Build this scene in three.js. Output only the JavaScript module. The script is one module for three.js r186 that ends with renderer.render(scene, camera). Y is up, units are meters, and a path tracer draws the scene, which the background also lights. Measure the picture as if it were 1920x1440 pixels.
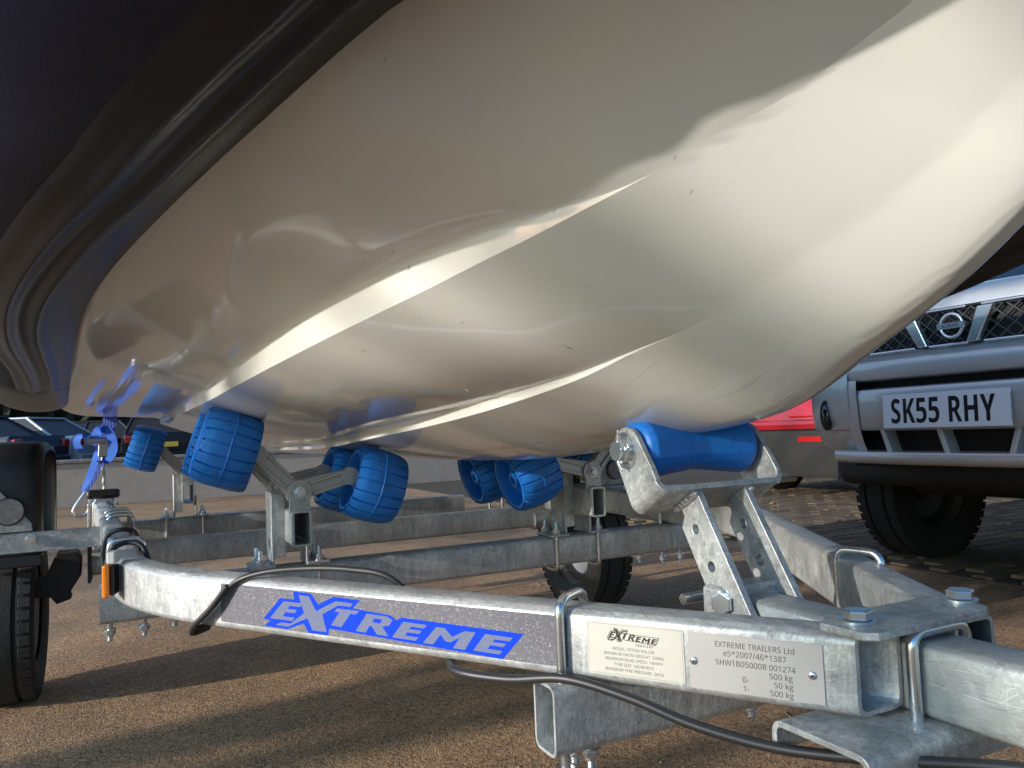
import * as THREE from 'three';
import { Sky } from 'three/addons/objects/Sky.js';
import { mergeGeometries, toCreasedNormals } from 'three/addons/utils/BufferGeometryUtils.js';
import { RoundedBoxGeometry } from 'three/addons/geometries/RoundedBoxGeometry.js';

// ------------------------------------------------------------------ camera, sky, sun, exposure
// x: across the trailer (to its far side), y: up, z: along the trailer towards its coupling
const V = (x, y, z) => new THREE.Vector3(x, y, z), R = THREE.MathUtils.degToRad;
const scene = new THREE.Scene();
const camera = new THREE.PerspectiveCamera(53.07, 4 / 3, 0.02, 1500);
camera.rotation.order = 'YXZ';
camera.position.set(-0.679, 0.713, 0.507);
camera.rotation.set(R(3.4), R(-26), R(-2.3));
const renderer = new THREE.WebGLRenderer({ antialias: true });
renderer.toneMapping = THREE.LinearToneMapping;
renderer.toneMappingExposure = 1.9;
renderer.shadowMap.enabled = true;
const SUN = V(-1, 0.232, 0.085).normalize();
const sky = new Sky();
sky.scale.setScalar(1200);
sky.name = 'sky';
sky.userData.kind = 'structure';
Object.entries({ turbidity: 3, rayleigh: 1.6, mieCoefficient: 0.004, mieDirectionalG: 0.8 }).forEach(([k, v]) => { sky.material.uniforms[k].value = v; });
sky.material.uniforms.sunPosition.value.copy(SUN);
scene.add(sky);
scene.environmentIntensity = 0.3;
const sun = new THREE.DirectionalLight(new THREE.Color(1, 0.93, 0.84), 3.0);
sun.position.copy(SUN).multiplyScalar(40);
sun.castShadow = true;
sun.shadow.mapSize.set(4096, 4096);
Object.assign(sun.shadow.camera, { left: -14, right: 14, top: 14, bottom: -14, near: 1, far: 90 });
sun.shadow.camera.updateProjectionMatrix();
scene.add(sun, sun.target);

// ------------------------------------------------------------------ helpers
let seed = 7;
const rnd = () => { seed = (seed * 1664525 + 1013904223) >>> 0; return seed / 4294967296; };
const used = {};
const numbered = n => { const k = used[n] = (used[n] ?? -1) + 1; return k ? `${n}_${String(k).padStart(3, '0')}` : n; };
function prep(g, keepUv) {
  let o = g.index ? g.toNonIndexed() : g.clone();
  if (!o.attributes.normal) o.computeVertexNormals();
  for (const k of Object.keys(o.attributes)) if (!['position', 'normal', 'uv'].includes(k)) o.deleteAttribute(k);
  o.morphAttributes = {};
  if (!keepUv || !o.attributes.uv) {
    const p = o.attributes.position, uv = new Float32Array(p.count * 2), a = V(), b = V(), c = V();
    for (let i = 0; i < p.count; i += 3) {
      a.fromBufferAttribute(p, i); b.fromBufferAttribute(p, i + 1).sub(a); c.fromBufferAttribute(p, i + 2).sub(a);
      b.cross(c);
      const x = Math.abs(b.x), y = Math.abs(b.y), z = Math.abs(b.z);
      for (let j = i; j < i + 3; j++) {
        const X = p.getX(j), Y = p.getY(j), Z = p.getZ(j);
        if (y > x && y > z) { uv[j * 2] = X; uv[j * 2 + 1] = Z; } else if (x > z) { uv[j * 2] = Z; uv[j * 2 + 1] = Y; } else { uv[j * 2] = X; uv[j * 2 + 1] = Y; }
      }
    }
    o.setAttribute('uv', new THREE.BufferAttribute(uv, 2));
  }
  return o;
}
function part(name, geos, mat, parent, keepUv = false) {
  const list = (Array.isArray(geos) ? geos : [geos]).map(g => prep(g, keepUv));
  const m = new THREE.Mesh(list.length > 1 ? mergeGeometries(list) : list[0], mat);
  m.name = parent === scene ? numbered(name) : name; m.castShadow = m.receiveShadow = true;
  parent.add(m);
  return m;
}
function group(name, parent, pos = [0, 0, 0], ry = 0) {
  const g = new THREE.Group(); g.name = parent === scene ? numbered(name) : name; g.position.set(...pos); g.rotation.y = ry; parent.add(g); return g;
}
function tag(o, label, category, grp) { o.userData.label = label; o.userData.category = category; if (grp) o.userData.group = grp; return o; }
const struct = (name, geos, mat, keepUv) => { const m = part(name, geos, mat, scene, keepUv); m.userData.kind = 'structure'; return m; };
const box = (w, h, d, x = 0, y = 0, z = 0, r = 0.002) => { const k = Math.min(r, w / 2.1, h / 2.1, d / 2.1); return new RoundedBoxGeometry(w, h, d, 2, k).translate(x, y, z); };
const cyl = (r, h, n = 20, r2 = r) => new THREE.CylinderGeometry(r2, r, h, n);
function frameM(o, xd, yd) { const x = xd.clone().normalize(), z = x.clone().cross(yd).normalize(), y = z.clone().cross(x); return new THREE.Matrix4().makeBasis(x, y, z).setPosition(o); }
const crease = (g, a = 0.6) => toCreasedNormals(g, a);
function gridGeo(rows, close = false, uvf) { // rows: array of arrays of Vector3; smooth inside one grid
  const nr = rows.length, nc = rows[0].length, p = [], uv = [], idx = [];
  rows.forEach((r, i) => r.forEach((q, j) => { p.push(q.x, q.y, q.z); const t = uvf ? uvf(i, j, q) : [j / nc, i / nr]; uv.push(t[0], t[1]); }));
  for (let i = 0; i < nr - 1; i++) for (let j = 0; j < nc - (close ? 0 : 1); j++) {
    const k = (j + 1) % nc, a = i * nc + j, b = i * nc + k, c = a + nc, d = b + nc;
    idx.push(a, b, d, a, d, c);
  }
  const g = new THREE.BufferGeometry();
  g.setAttribute('position', new THREE.Float32BufferAttribute(p, 3)); g.setAttribute('uv', new THREE.Float32BufferAttribute(uv, 2));
  g.setIndex(idx); g.computeVertexNormals();
  return g;
}
function tubePts(pts, r, rs = 10, dens = 8, closed = false) {
  const c = new THREE.CatmullRomCurve3(pts, closed, 'centripetal');
  const g = new THREE.TubeGeometry(c, Math.max(4, pts.length * dens), r, rs, closed);
  if (closed) return g;
  const caps = [0, 1].map(t => { const q = new THREE.SphereGeometry(r, rs, 6); const P = c.getPoint(t); return q.translate(P.x, P.y, P.z); });
  return mergeGeometries([prep(g), ...caps.map(q => prep(q))]);
}
// hollow rectangular section swept along a path
function rhs(path, w, h, { r = 0.009, t = 0.004, n0, n1 } = {}) {
  const up = V(0, 1, 0), out = [], inn = [];
  const ring = (w, h, r) => { const q = []; [[1, 1], [-1, 1], [-1, -1], [1, -1]].forEach(([sx, sy], k) => { for (let i = 0; i <= 4; i++) { const a = (k + i / 4) * Math.PI / 2; q.push([sx * (w / 2 - r) + Math.cos(a) * r, sy * (h / 2 - r) + Math.sin(a) * r]); } }); return q; };
  const A = ring(w, h, r), B = ring(w - 2 * t, h - 2 * t, Math.max(0.002, r - t));
  path.forEach((P, i) => {
    const T = path[Math.min(i + 1, path.length - 1)].clone().sub(path[Math.max(i - 1, 0)]).normalize();
    const S = T.clone().cross(up).normalize(), U = S.clone().cross(T);
    const N = i === 0 ? n0 : i === path.length - 1 ? n1 : null;
    const f = ([a, b]) => { const d = S.clone().multiplyScalar(a).addScaledVector(U, b); if (N) d.addScaledVector(T, -d.dot(N) / T.dot(N)); return P.clone().add(d); };
    out.push(A.map(f)); inn.push(B.map(f));
  });
  const g = [gridGeo(out, true), gridGeo(inn.map(q => q.slice()).reverse(), true)];
  for (const [o, q] of [[out[0], inn[0]], [inn[path.length - 1], out[path.length - 1]]]) g.push(gridGeo([q, o], true));
  return crease(mergeGeometries(g.map(q => prep(q, true))), 0.5);
}
const ext = (pts, d, bevel = 0.001, holes = []) => { // polygon in xy extruded along z, centred on z
  const s = Array.isArray(pts) ? new THREE.Shape(pts.map(p => new THREE.Vector2(...p))) : pts;
  holes.forEach(([x, y, r]) => { const h = new THREE.Path(); h.absarc(x, y, r, 0, Math.PI * 2, true); s.holes.push(h); });
  return new THREE.ExtrudeGeometry(s, { depth: d - 2 * bevel, bevelEnabled: bevel > 0, bevelThickness: bevel, bevelSize: bevel, bevelOffset: -bevel, bevelSegments: 2, curveSegments: 16 }).translate(0, 0, -d / 2 + bevel);
};
function thread(r, len, pitch = 0.002) { // along +y from 0
  const p = [V(0, 0, 0)]; const n = Math.round(len / pitch);
  const q = [new THREE.Vector2(0.0001, 0), new THREE.Vector2(r * 0.8, 0)];
  for (let i = 0; i < n; i++) { const y = (i + 0.2) * len / n; q.push(new THREE.Vector2(r, y), new THREE.Vector2(r * 0.82, y + len / n * 0.5)); }
  q.push(new THREE.Vector2(r * 0.8, len), new THREE.Vector2(0.0001, len));
  return crease(new THREE.LatheGeometry(q, 14), 0.5);
}
function hex(r, h) { // across-corner radius r, along +y from 0
  const pts = []; for (let i = 0; i < 6; i++) pts.push([Math.cos(i * Math.PI / 3) * r, Math.sin(i * Math.PI / 3) * r]);
  return ext(pts, h, Math.min(0.0014, h / 4)).rotateX(-Math.PI / 2).translate(0, h / 2, 0);
}
const bolt = (r, head = true, sh = 0) => { // head up along +y, washer at 0
  const g = [cyl(r * 2.3, 0.0025, 24).translate(0, 0.00125, 0), hex(r * 1.85, r * 1.25).translate(0, 0.0026, 0)];
  if (sh) g.push(thread(r, sh).translate(0, -sh, 0));
  return mergeGeometries(g.map(q => prep(q)));
};
const nut = (r, tail = 0.012) => mergeGeometries([cyl(r * 2.1, 0.002, 22).translate(0, 0.001, 0), hex(r * 1.85, r * 1.5).translate(0, 0.002, 0), cyl(r * 1.45, r * 0.6, 18).translate(0, 0.002 + r * 1.8, 0), thread(r, tail + r * 2).translate(0, 0, 0)].map(q => prep(q)));
// U-bolt in its own xy plane: bend at the top, legs down; w between leg centres
function ubolt(w, L, r, cr, tail = 0.02) {
  const h = w / 2, pts = [V(-h, -L, 0), V(-h, -L * 0.5, 0)];
  for (let i = 0; i <= 6; i++) { const a = Math.PI - i / 6 * Math.PI / 2; pts.push(V(-h + cr + Math.cos(a) * cr, -cr + Math.sin(a) * cr, 0)); }
  for (let i = 0; i <= 6; i++) { const a = Math.PI / 2 - i / 6 * Math.PI / 2; pts.push(V(h - cr + Math.cos(a) * cr, -cr + Math.sin(a) * cr, 0)); }
  pts.push(V(h, -L * 0.5, 0), V(h, -L, 0));
  const g = [tubePts(pts, r, 12, 5)];
  for (const s of [-1, 1]) g.push(thread(r * 1.03, 0.052).translate(s * h, -L, 0), nut(r, tail).rotateX(Math.PI).translate(s * h, -L + 0.012, 0));
  return mergeGeometries(g.map(q => prep(q)));
}

// ------------------------------------------------------------------ procedural textures
function noiseGrid(n, s) { let k = s * 9301 + 49297; const a = new Float32Array(n * n); for (let i = 0; i < n * n; i++) { k = (k * 1664525 + 1013904223) >>> 0; a[i] = k / 4294967296; } return a; }
function tileNoise(size, cells, s) {
  const g = noiseGrid(cells, s), o = new Float32Array(size * size);
  for (let y = 0; y < size; y++) for (let x = 0; x < size; x++) {
    const fx = x / size * cells, fy = y / size * cells, ix = fx | 0, iy = fy | 0; let u = fx - ix, v = fy - iy; u = u * u * (3 - 2 * u); v = v * v * (3 - 2 * v);
    const jx = (ix + 1) % cells, jy = (iy + 1) % cells;
    o[y * size + x] = (g[iy * cells + ix] * (1 - u) + g[iy * cells + jx] * u) * (1 - v) + (g[jy * cells + ix] * (1 - u) + g[jy * cells + jx] * u) * v;
  }
  return o;
}
function fbm(size, list, s) { const o = new Float32Array(size * size); let w = 0; list.forEach(([c, a], i) => { const n = tileNoise(size, c, s + i * 13); w += a; for (let k = 0; k < o.length; k++) o[k] += n[k] * a; }); for (let k = 0; k < o.length; k++) o[k] /= w; return o; }
function dataTex(size, f, srgb, rep = 1) {
  const d = new Uint8Array(size * size * 4);
  for (let i = 0; i < size * size; i++) { const c = f(i); for (let k = 0; k < 3; k++) d[i * 4 + k] = Math.max(0, Math.min(255, (Array.isArray(c) ? c[k] : c) * 255)); d[i * 4 + 3] = 255; }
  const t = new THREE.DataTexture(d, size, size); t.wrapS = t.wrapT = THREE.RepeatWrapping; t.magFilter = THREE.LinearFilter; t.minFilter = THREE.LinearMipmapLinearFilter; t.generateMipmaps = true;
  if (srgb) t.colorSpace = THREE.SRGBColorSpace; t.repeat.set(rep, rep); t.needsUpdate = true; return t;
}
const toS = v => v <= 0.0031308 ? v * 12.92 : 1.055 * Math.pow(v, 1 / 2.4) - 0.055;
const lin = (r, g, b) => new THREE.Color().setRGB(r, g, b);
const std = (c, rough, metal = 0, o = {}) => new THREE.MeshStandardMaterial({ color: c, roughness: rough, metalness: metal, side: THREE.DoubleSide, ...o });

const nA = fbm(512, [[6, 1], [14, 0.9], [34, 0.7], [90, 0.5], [200, 0.4]], 3), nB = fbm(512, [[9, 1], [24, 1], [60, 0.6], [180, 0.5]], 41), nC = fbm(512, [[40, 1], [120, 1], [250, 1]], 77);
const st = v => Math.max(0, Math.min(1, v)), ss = (a, b, v) => { v = st((v - a) / (b - a)); return v * v * (3 - 2 * v); };
// hot-dip zinc: blotchy spangle, whitish bloom, small scuffs
const zincMap = dataTex(512, i => { const b = ss(0.36, 0.66, nA[i]), w = ss(0.56, 0.68, nB[i]), s = ss(0.60, 0.7, nC[i]); let v = 0.38 + 0.10 * b + 0.09 * w + 0.11 * s - 0.1 * ss(0.58, 0.68, 1 - nC[i]); return [toS(v * 0.985), toS(v), toS(v * 1.0)]; }, true, 5);
const zincRough = dataTex(512, i => 0.34 + 0.3 * nA[i] + 0.22 * ss(0.5, 0.7, nB[i]), false, 3.2);
const zincBump = dataTex(512, i => 0.5 * nC[i] + 0.5 * nB[i], false, 3.2);
const streak = new Float32Array(512 * 512); for (let y = 0; y < 512; y++) for (let x = 0; x < 512; x++) streak[y * 512 + x] = 0.6 * nC[((y * 0.125) | 0) * 512 + x] + 0.4 * nB[((y * 0.25) | 0) * 512 + x];
const zincStreak = dataTex(512, i => { const k = ss(0.36, 0.66, streak[i]), b = ss(0.38, 0.64, nA[i]), w = ss(0.6, 0.7, nB[i]), s = ss(0.63, 0.7, nC[i]); const v = 0.36 + 0.13 * k + 0.04 * b + 0.06 * w + 0.1 * s - 0.08 * ss(0.6, 0.7, 1 - nC[i]); return [toS(v * 0.985), toS(v), toS(v * 1.005)]; }, true, 4);
const M = {};
M.zinc = std(lin(1, 1, 1), 1, 0.55, { map: zincMap, roughnessMap: zincRough, bumpMap: zincBump, bumpScale: 0.0006 });
M.bar = std(lin(1, 1, 1), 1, 0.5, { map: zincStreak, roughnessMap: zincRough, bumpMap: zincBump, bumpScale: 0.0006 });
const scr = (() => { const c = document.createElement('canvas'); c.width = c.height = 1024; const x = c.getContext('2d'); x.fillStyle = '#a4a8a9'; x.fillRect(0, 0, 1024, 1024); let k = 5; const r = () => { k = (k * 1664525 + 1013904223) >>> 0; return k / 4294967296; };
  for (let i = 0; i < 900; i++) { const v = 120 + r() * 90; x.fillStyle = `rgba(${v},${v + 3},${v + 4},0.16)`; x.beginPath(); x.ellipse(r() * 1024, r() * 1024, 8 + r() * 46, 6 + r() * 26, r() * 3, 0, 7); x.fill(); }
  for (let i = 0; i < 520; i++) { const v = r() < 0.75 ? 205 + r() * 40 : 95 + r() * 30; x.strokeStyle = `rgba(${v},${v},${v - 4},${0.2 + r() * 0.5})`; x.lineWidth = 0.7 + r() * 2.4; const a = r() < 0.6 ? (r() - 0.5) * 0.5 : r() * 3, px = r() * 1024, py = r() * 1024, l = 14 + r() * 120; x.beginPath(); x.moveTo(px, py); x.lineTo(px + Math.cos(a) * l, py + Math.sin(a) * l); x.stroke(); }
  const t = new THREE.CanvasTexture(c); t.colorSpace = THREE.SRGBColorSpace; t.wrapS = t.wrapT = THREE.RepeatWrapping; t.repeat.set(3.6, 3.6); return t; })();
M.scratched = std(lin(1, 1, 1), 1, 0.5, { map: scr, roughnessMap: zincRough, bumpMap: zincBump, bumpScale: 0.0006 });
M.zincDull = std(lin(0.86, 0.87, 0.87), 1, 0.4, { map: zincMap, roughnessMap: zincRough, bumpMap: zincBump, bumpScale: 0.0008 });
M.plated = std(lin(0.66, 0.69, 0.72), 0.24, 0.95, { roughnessMap: null });
M.cast = std(lin(0.44, 0.44, 0.435), 0.5, 0.6, { bumpMap: zincBump, bumpScale: 0.0005 });
const blueMap = dataTex(512, i => { const w = ss(0.57, 0.68, nB[i]), s = ss(0.64, 0.72, nC[i]), d = ss(0.6, 0.7, 1 - nA[i]); const k = 0.9 - 0.2 * d; return [toS(k * 0.82 + 0.12 * s), toS(k * 0.86 + 0.12 * s + 0.04 * w), toS(k + 0.05 * w)]; }, true, 6);
M.blue = new THREE.MeshPhysicalMaterial({ color: lin(0.008, 0.2, 0.63), map: blueMap, roughnessMap: zincRough, roughness: 0.85, side: THREE.DoubleSide, bumpMap: zincBump, bumpScale: 0.0002 });
M.blueSmooth = new THREE.MeshPhysicalMaterial({ color: lin(0.008, 0.2, 0.63), map: blueMap, roughnessMap: zincRough, roughness: 0.95, side: THREE.DoubleSide, bumpMap: zincBump, bumpScale: 0.0003 });
M.tyre = std(lin(0.022, 0.021, 0.02), 0.82, 0, { bumpMap: zincBump, bumpScale: 0.0015 });
M.black = std(lin(0.012, 0.012, 0.013), 0.42, 0);
M.blackMatt = std(lin(0.014, 0.014, 0.015), 0.75, 0, { bumpMap: zincBump, bumpScale: 0.001 });
M.cable = std(lin(0.02, 0.02, 0.022), 0.45);
M.carTyre = std(lin(0.006, 0.006, 0.006), 0.9);
M.carRim = std(lin(0.06, 0.06, 0.06), 0.5, 0.3);
M.rim = std(lin(0.2, 0.2, 0.21), 0.45, 0.6);
M.orange = new THREE.MeshPhysicalMaterial({ color: lin(0.85, 0.22, 0.01), roughness: 0.2, clearcoat: 1, side: THREE.DoubleSide });
M.whitePlastic = std(lin(0.7, 0.7, 0.68), 0.4);

// ------------------------------------------------------------------ ground
{
  const s = 1024, a = fbm(s, [[110, 0.9], [230, 1.3], [400, 1.2], [512, 1]], 5), b = fbm(s, [[3, 1], [7, 1], [18, 0.7], [50, 0.5]], 21), c = fbm(s, [[380, 1], [512, 1.4]], 99);
  const gm = dataTex(s, i => { const v = 0.3 + 1.4 * ss(0.2, 0.8, a[i]), k = 0.72 + 0.56 * b[i], sp = ss(0.72, 0.86, c[i]) * 0.4, dk = ss(0.66, 0.84, 1 - c[i]) * 0.6; const q = v * k * (1 - dk); return [toS(0.36 * q + sp * 0.5), toS(0.22 * q + sp * 0.4), toS(0.115 * q + sp * 0.27)]; }, true, 1 / 0.85);
  const gb = dataTex(s, i => a[i] * 0.6 + c[i] * 0.4, false, 1 / 0.85);
  M.tarmac = std(lin(1, 1, 1), 0.9, 0, { vertexColors: true, map: gm, bumpMap: gb, bumpScale: 0.0035 });
  const axis = (a, b, n) => { const o = [-700, -120, -30, a - 6]; for (let i = 0; i <= n; i++) o.push(a + (b - a) * i / n); o.push(b + 8, 40, 140, 700); return o; };
  const xs = axis(-4, 4.5, 150), zs0 = axis(-10.5, 1.2, 170), pN = fbm(512, [[5, 1], [12, 0.9], [30, 0.7], [70, 0.5]], 131), cr = fbm(512, [[7, 1], [20, 0.6], [60, 0.3]], 171);
  const at = (n, x, z, k) => n[((((z * k) | 0) % 512) + 512) % 512 * 512 + ((((x * k) | 0) % 512) + 512) % 512];
  const g = gridGeo(zs0.map(z => xs.map(x => V(x, 0, z))).reverse(), false, (i, j, q) => [q.x, q.z]);
  { const p = g.attributes.position, c = new Float32Array(p.count * 3); for (let i = 0; i < p.count; i++) { const x = p.getX(i), z = p.getZ(i), n = at(pN, x, z, 62), m = at(cr, x + 40, z + 40, 58), dmp = ss(0.56, 0.66, m), pale = ss(0.55, 0.68, n), dirt = ss(0.56, 0.66, 1 - n); const k = 0.86 + 0.2 * pale - 0.2 * dirt - 0.22 * dmp; c[i * 3] = k; c[i * 3 + 1] = k * (0.985 - 0.03 * pale + 0.01 * dirt); c[i * 3 + 2] = k * (0.97 - 0.07 * pale + 0.05 * dmp); } g.setAttribute('color', new THREE.BufferAttribute(c, 3)); }
  { const m = new THREE.Mesh(g, M.tarmac); m.name = numbered('ground'); m.receiveShadow = m.castShadow = true; m.userData.kind = 'structure'; scene.add(m); }
  const bits = []; for (let i = 0; i < 420; i++) { const q = new THREE.IcosahedronGeometry(0.0015 + rnd() * rnd() * 0.005, 0).scale(1, 0.6, 0.8).rotateY(rnd() * 6).translate(-1.2 + rnd() * 3.4, 0.001, -3.2 + rnd() * 3.2); bits.push(q); }
  for (let i = 0; i < 26; i++) { const q = new THREE.CircleGeometry(0.006 + rnd() * 0.01, 6).scale(1, 0.5, 1).rotateX(-Math.PI / 2 + (rnd() - 0.5)).rotateY(rnd() * 6).translate(-1 + rnd() * 3, 0.004, -3 + rnd() * 2.6); bits.push(q); }
  for (let i = 0; i < 14; i++) bits.push(new THREE.CylinderGeometry(0.0012, 0.002, 0.03 + rnd() * 0.05, 5).rotateZ(Math.PI / 2).rotateY(rnd() * 6).translate(-1 + rnd() * 3, 0.002, -3 + rnd() * 2.6));
  const gr = part('grit', bits, std(lin(0.2, 0.15, 0.1), 0.9), scene); gr.userData.kind = 'stuff'; gr.userData.label = 'loose grit lying on the brown tarmac'; gr.userData.category = 'grit';
}
// block paving beyond the far side of the trailer
{
  const bed = struct('block_paving', box(16, 0.02, 13, 2.5 + 8, -0.004, -3.9, 0.002), std(lin(0.05, 0.038, 0.026), 0.95, 0, { bumpMap: zincBump, bumpScale: 0.004 }));
  const cols = [[0.24, 0.16, 0.085], [0.28, 0.2, 0.11], [0.2, 0.135, 0.075], [0.31, 0.22, 0.13], [0.17, 0.12, 0.075]].map(c => std(lin(...c), 0.9, 0, { map: zincMap, bumpMap: zincBump, bumpScale: 0.003 }));
  const geos = [0, 1, 2].map(k => prep(box(0.193 - k * 0.002, 0.03, 0.094, 0, 0, 0, 0.007)));
  const cells = [];
  for (let r = 0; r < 62; r++) for (let c = 0; c < 30; c++) { const z = -0.6 - r * 0.1, x = 2.62 + c * 0.2 + (r % 2) * 0.1; cells.push([x, z, Math.hypot(x + 0.68, z - 0.5)]); }
  const vis = ([x, z]) => { const a = Math.atan2(x + 0.68, 0.5 - z) - R(26); return a < R(34) && a > R(14); };
  const near = cells.filter(vis).sort((p, q) => p[2] - q[2]), rest = cells.filter(c => !vis(c));
  const place = c => [c[0] + (rnd() - 0.5) * 0.004, 0.004 + (rnd() - 0.5) * 0.004, c[1] + (rnd() - 0.5) * 0.004];
  near.slice(0, 300).forEach(c => { const m = new THREE.Mesh(geos[(rnd() * 3) | 0], cols[(rnd() * 5) | 0]); m.name = 'paver'; m.position.set(...place(c)); m.rotation.set((rnd() - 0.5) * 0.02, (rnd() - 0.5) * 0.02, (rnd() - 0.5) * 0.02); m.castShadow = m.receiveShadow = true; bed.add(m); });
  const far = [...near.slice(300), ...rest];
  const m = part('paver_field', far.map(c => { const p = place(c); return geos[(rnd() * 3) | 0].clone().rotateX((rnd() - 0.5) * 0.02).rotateZ((rnd() - 0.5) * 0.02).translate(...p); }), cols[0], bed);
  m.userData.kind = 'stuff';
  // dead leaves and grit lying on the paving
  const lv = []; for (let i = 0; i < 260; i++) { const g = new THREE.CircleGeometry(0.008 + rnd() * 0.02, 5).scale(1, 0.5 + rnd() * 0.4, 1).rotateX(-Math.PI / 2 + (rnd() - 0.5) * 0.8).rotateY(rnd() * 6).translate(2.3 + rnd() * 4.5, 0.026 + rnd() * 0.006, -0.8 - rnd() * 5); lv.push(g); }
  const l = part('leaf_litter', lv, std(lin(0.34, 0.24, 0.12), 0.85), scene); l.userData.kind = 'stuff'; l.userData.label = 'dead leaves and grit scattered on the block paving'; l.userData.category = 'leaves';
}
// low pale wall behind the trailer
{
  const s = 512, b = fbm(s, [[4, 1], [11, 0.8], [40, 0.5]], 63);
  const wm = dataTex(s, i => { const k = 0.86 + 0.22 * b[i] - 0.25 * ss(0.69, 0.74, nC[i]); return [toS(0.40 * k), toS(0.33 * k), toS(0.28 * k)]; }, true, 0.6);
  const w = group('low_wall', scene, [1, 0, -10.15]);
  part('wall_body', box(22, 0.52, 0.24, 0, 0.26, 0, 0.006), std(lin(1, 1, 1), 0.9, 0, { map: wm, bumpMap: zincBump, bumpScale: 0.003 }), w);
  part('coping', box(22, 0.045, 0.3, 0, 0.5435, 0, 0.012), std(lin(0.5, 0.45, 0.4), 0.9, 0, { map: zincMap }), w);
  tag(w, 'low pale rendered wall with thin coping behind the trailer', 'wall');
}

// ------------------------------------------------------------------ the boat
const DY = 0.186;                                   // the trailer's own datum above the ground
function pch(pts) { // monotone cubic through [z, v]
  const p = pts.slice().sort((a, b) => a[0] - b[0]), n = p.length, d = [], m = [];
  for (let i = 0; i < n - 1; i++) d.push((p[i + 1][1] - p[i][1]) / (p[i + 1][0] - p[i][0]));
  for (let i = 0; i < n; i++) m.push(i === 0 ? d[0] : i === n - 1 ? d[n - 2] : d[i - 1] * d[i] <= 0 ? 0 : 2 * d[i - 1] * d[i] / (d[i - 1] + d[i]));
  return z => { if (z <= p[0][0]) return p[0][1] + m[0] * (z - p[0][0]); if (z >= p[n - 1][0]) return p[n - 1][1] + m[n - 1] * (z - p[n - 1][0]); let i = 0; while (z > p[i + 1][0]) i++; const h = p[i + 1][0] - p[i][0], t = (z - p[i][0]) / h, t2 = t * t, t3 = t2 * t; return (2 * t3 - 3 * t2 + 1) * p[i][1] + (t3 - 2 * t2 + t) * h * m[i] + (-2 * t3 + 3 * t2) * p[i + 1][1] + (t3 - t2) * h * m[i + 1]; };
}
const soft = f => { const w = z => 0.02 + 0.16 * ss(-0.15, -1.0, z); return z => { let q = 0, n = 0; for (let i = -8; i <= 8; i++) { const k = Math.exp(-i * i / 18); q += k * f(z + i / 8 * w(z) * 1.6); n += k; } return q / n; }; };
const ZA = -2.62, ZB = 0.5;
const keelY = soft(pch([[-2.62, 0.462], [-1.64, 0.464], [-1.19, 0.461], [-0.9, 0.465], [-0.7, 0.474], [-0.48, 0.496], [-0.318, 0.512], [-0.172, 0.535], [-0.062, 0.588], [0.003, 0.619], [0.06, 0.65], [0.121, 0.693], [0.25, 0.805], [0.4, 0.97], [0.5, 1.1]]));
const s1 = { x: soft(pch([[-2.62, 0.235], [-1.65, 0.235], [-1.06, 0.24], [-0.585, 0.238], [-0.374, 0.22], [-0.272, 0.2], [-0.216, 0.178], [-0.1, 0.135], [0.05, 0.08], [0.2, 0.045], [0.5, 0.01]])), y: soft(pch([[-2.62, 0.487], [-1.65, 0.495], [-1.06, 0.521], [-0.585, 0.547], [-0.374, 0.569], [-0.272, 0.587], [-0.216, 0.607], [-0.1, 0.655], [0.05, 0.725], [0.2, 0.815], [0.5, 1.12]])) };
const s2 = { x: pch([[-2.653, .606], [-1.652, .579], [-1.130, .554], [-.871, .531], [-.690, .505], [-.567, .480], [-.473, .457], [-.375, .428], [-.283, .393], [-.213, .359], [-.155, .326], [-.106, .294], [-.065, .266], [-.029, .239], [.006, .214], [.04, .190], [.073, .169], [.101, .153], [.126, .140], [.25, .095], [.4, .05], [.5, .02]]), y: pch([[-2.653, .601], [-1.652, .602], [-1.130, .608], [-.871, .619], [-.690, .632], [-.567, .644], [-.473, .655], [-.375, .668], [-.283, .684], [-.213, .701], [-.155, .717], [-.106, .734], [-.065, .749], [-.029, .765], [.006, .780], [.04, .795], [.073, .812], [.101, .829], [.126, .842], [.25, .92], [.4, 1.05], [.5, 1.14]]) };
const tl = { x: soft(pch([[-2.62, 0.913], [-1.7, 0.835], [-1.1, 0.782], [-0.85, 0.751], [-0.68, 0.716], [-0.56, 0.683], [-0.36, 0.63], [-0.22, 0.583], [-0.135, 0.536], [-0.08, 0.49], [0, 0.435], [0.2, 0.335], [0.4, 0.17], [0.5, 0.05]])), y: soft(pch([[-2.62, 0.652], [-1.7, 0.712], [-1.1, 0.735], [-0.85, 0.757], [-0.68, 0.771], [-0.56, 0.785], [-0.36, 0.8], [-0.22, 0.818], [-0.135, 0.847], [-0.08, 0.88], [0, 0.902], [0.1, 0.935], [0.23, 0.99], [0.4, 1.1], [0.5, 1.2]])) };
const tdrop = soft(pch([[-2.72, 0.014], [-1.7, 0.014], [-1.2, 0.02], [-0.8, 0.028], [-0.5, 0.024], [-0.3, 0.016], [-0.17, 0.017], [-0.03, 0.022], [0.1, 0.021], [0.5, 0.02]]));
const h1 = soft(pch([[-2.62, 0.016], [-1.6, 0.02], [-1, 0.02], [-0.6, 0.017], [-0.35, 0.011], [-0.2, 0.003], [-0.1, 0], [0.5, 0]]));
const h2 = soft(pch([[-2.62, 0.02], [-1.2, 0.025], [-0.75, 0.034], [-0.5, 0.043], [-0.3, 0.039], [-0.17, 0.023], [-0.1, 0.007], [-0.06, 0], [0.5, 0]]));
const zs = []; for (let i = 0; i <= 190; i++) { const u = i / 190; zs.push(ZA + (ZB - ZA) * (1 - Math.pow(1 - u, 1.5))); }
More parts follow.
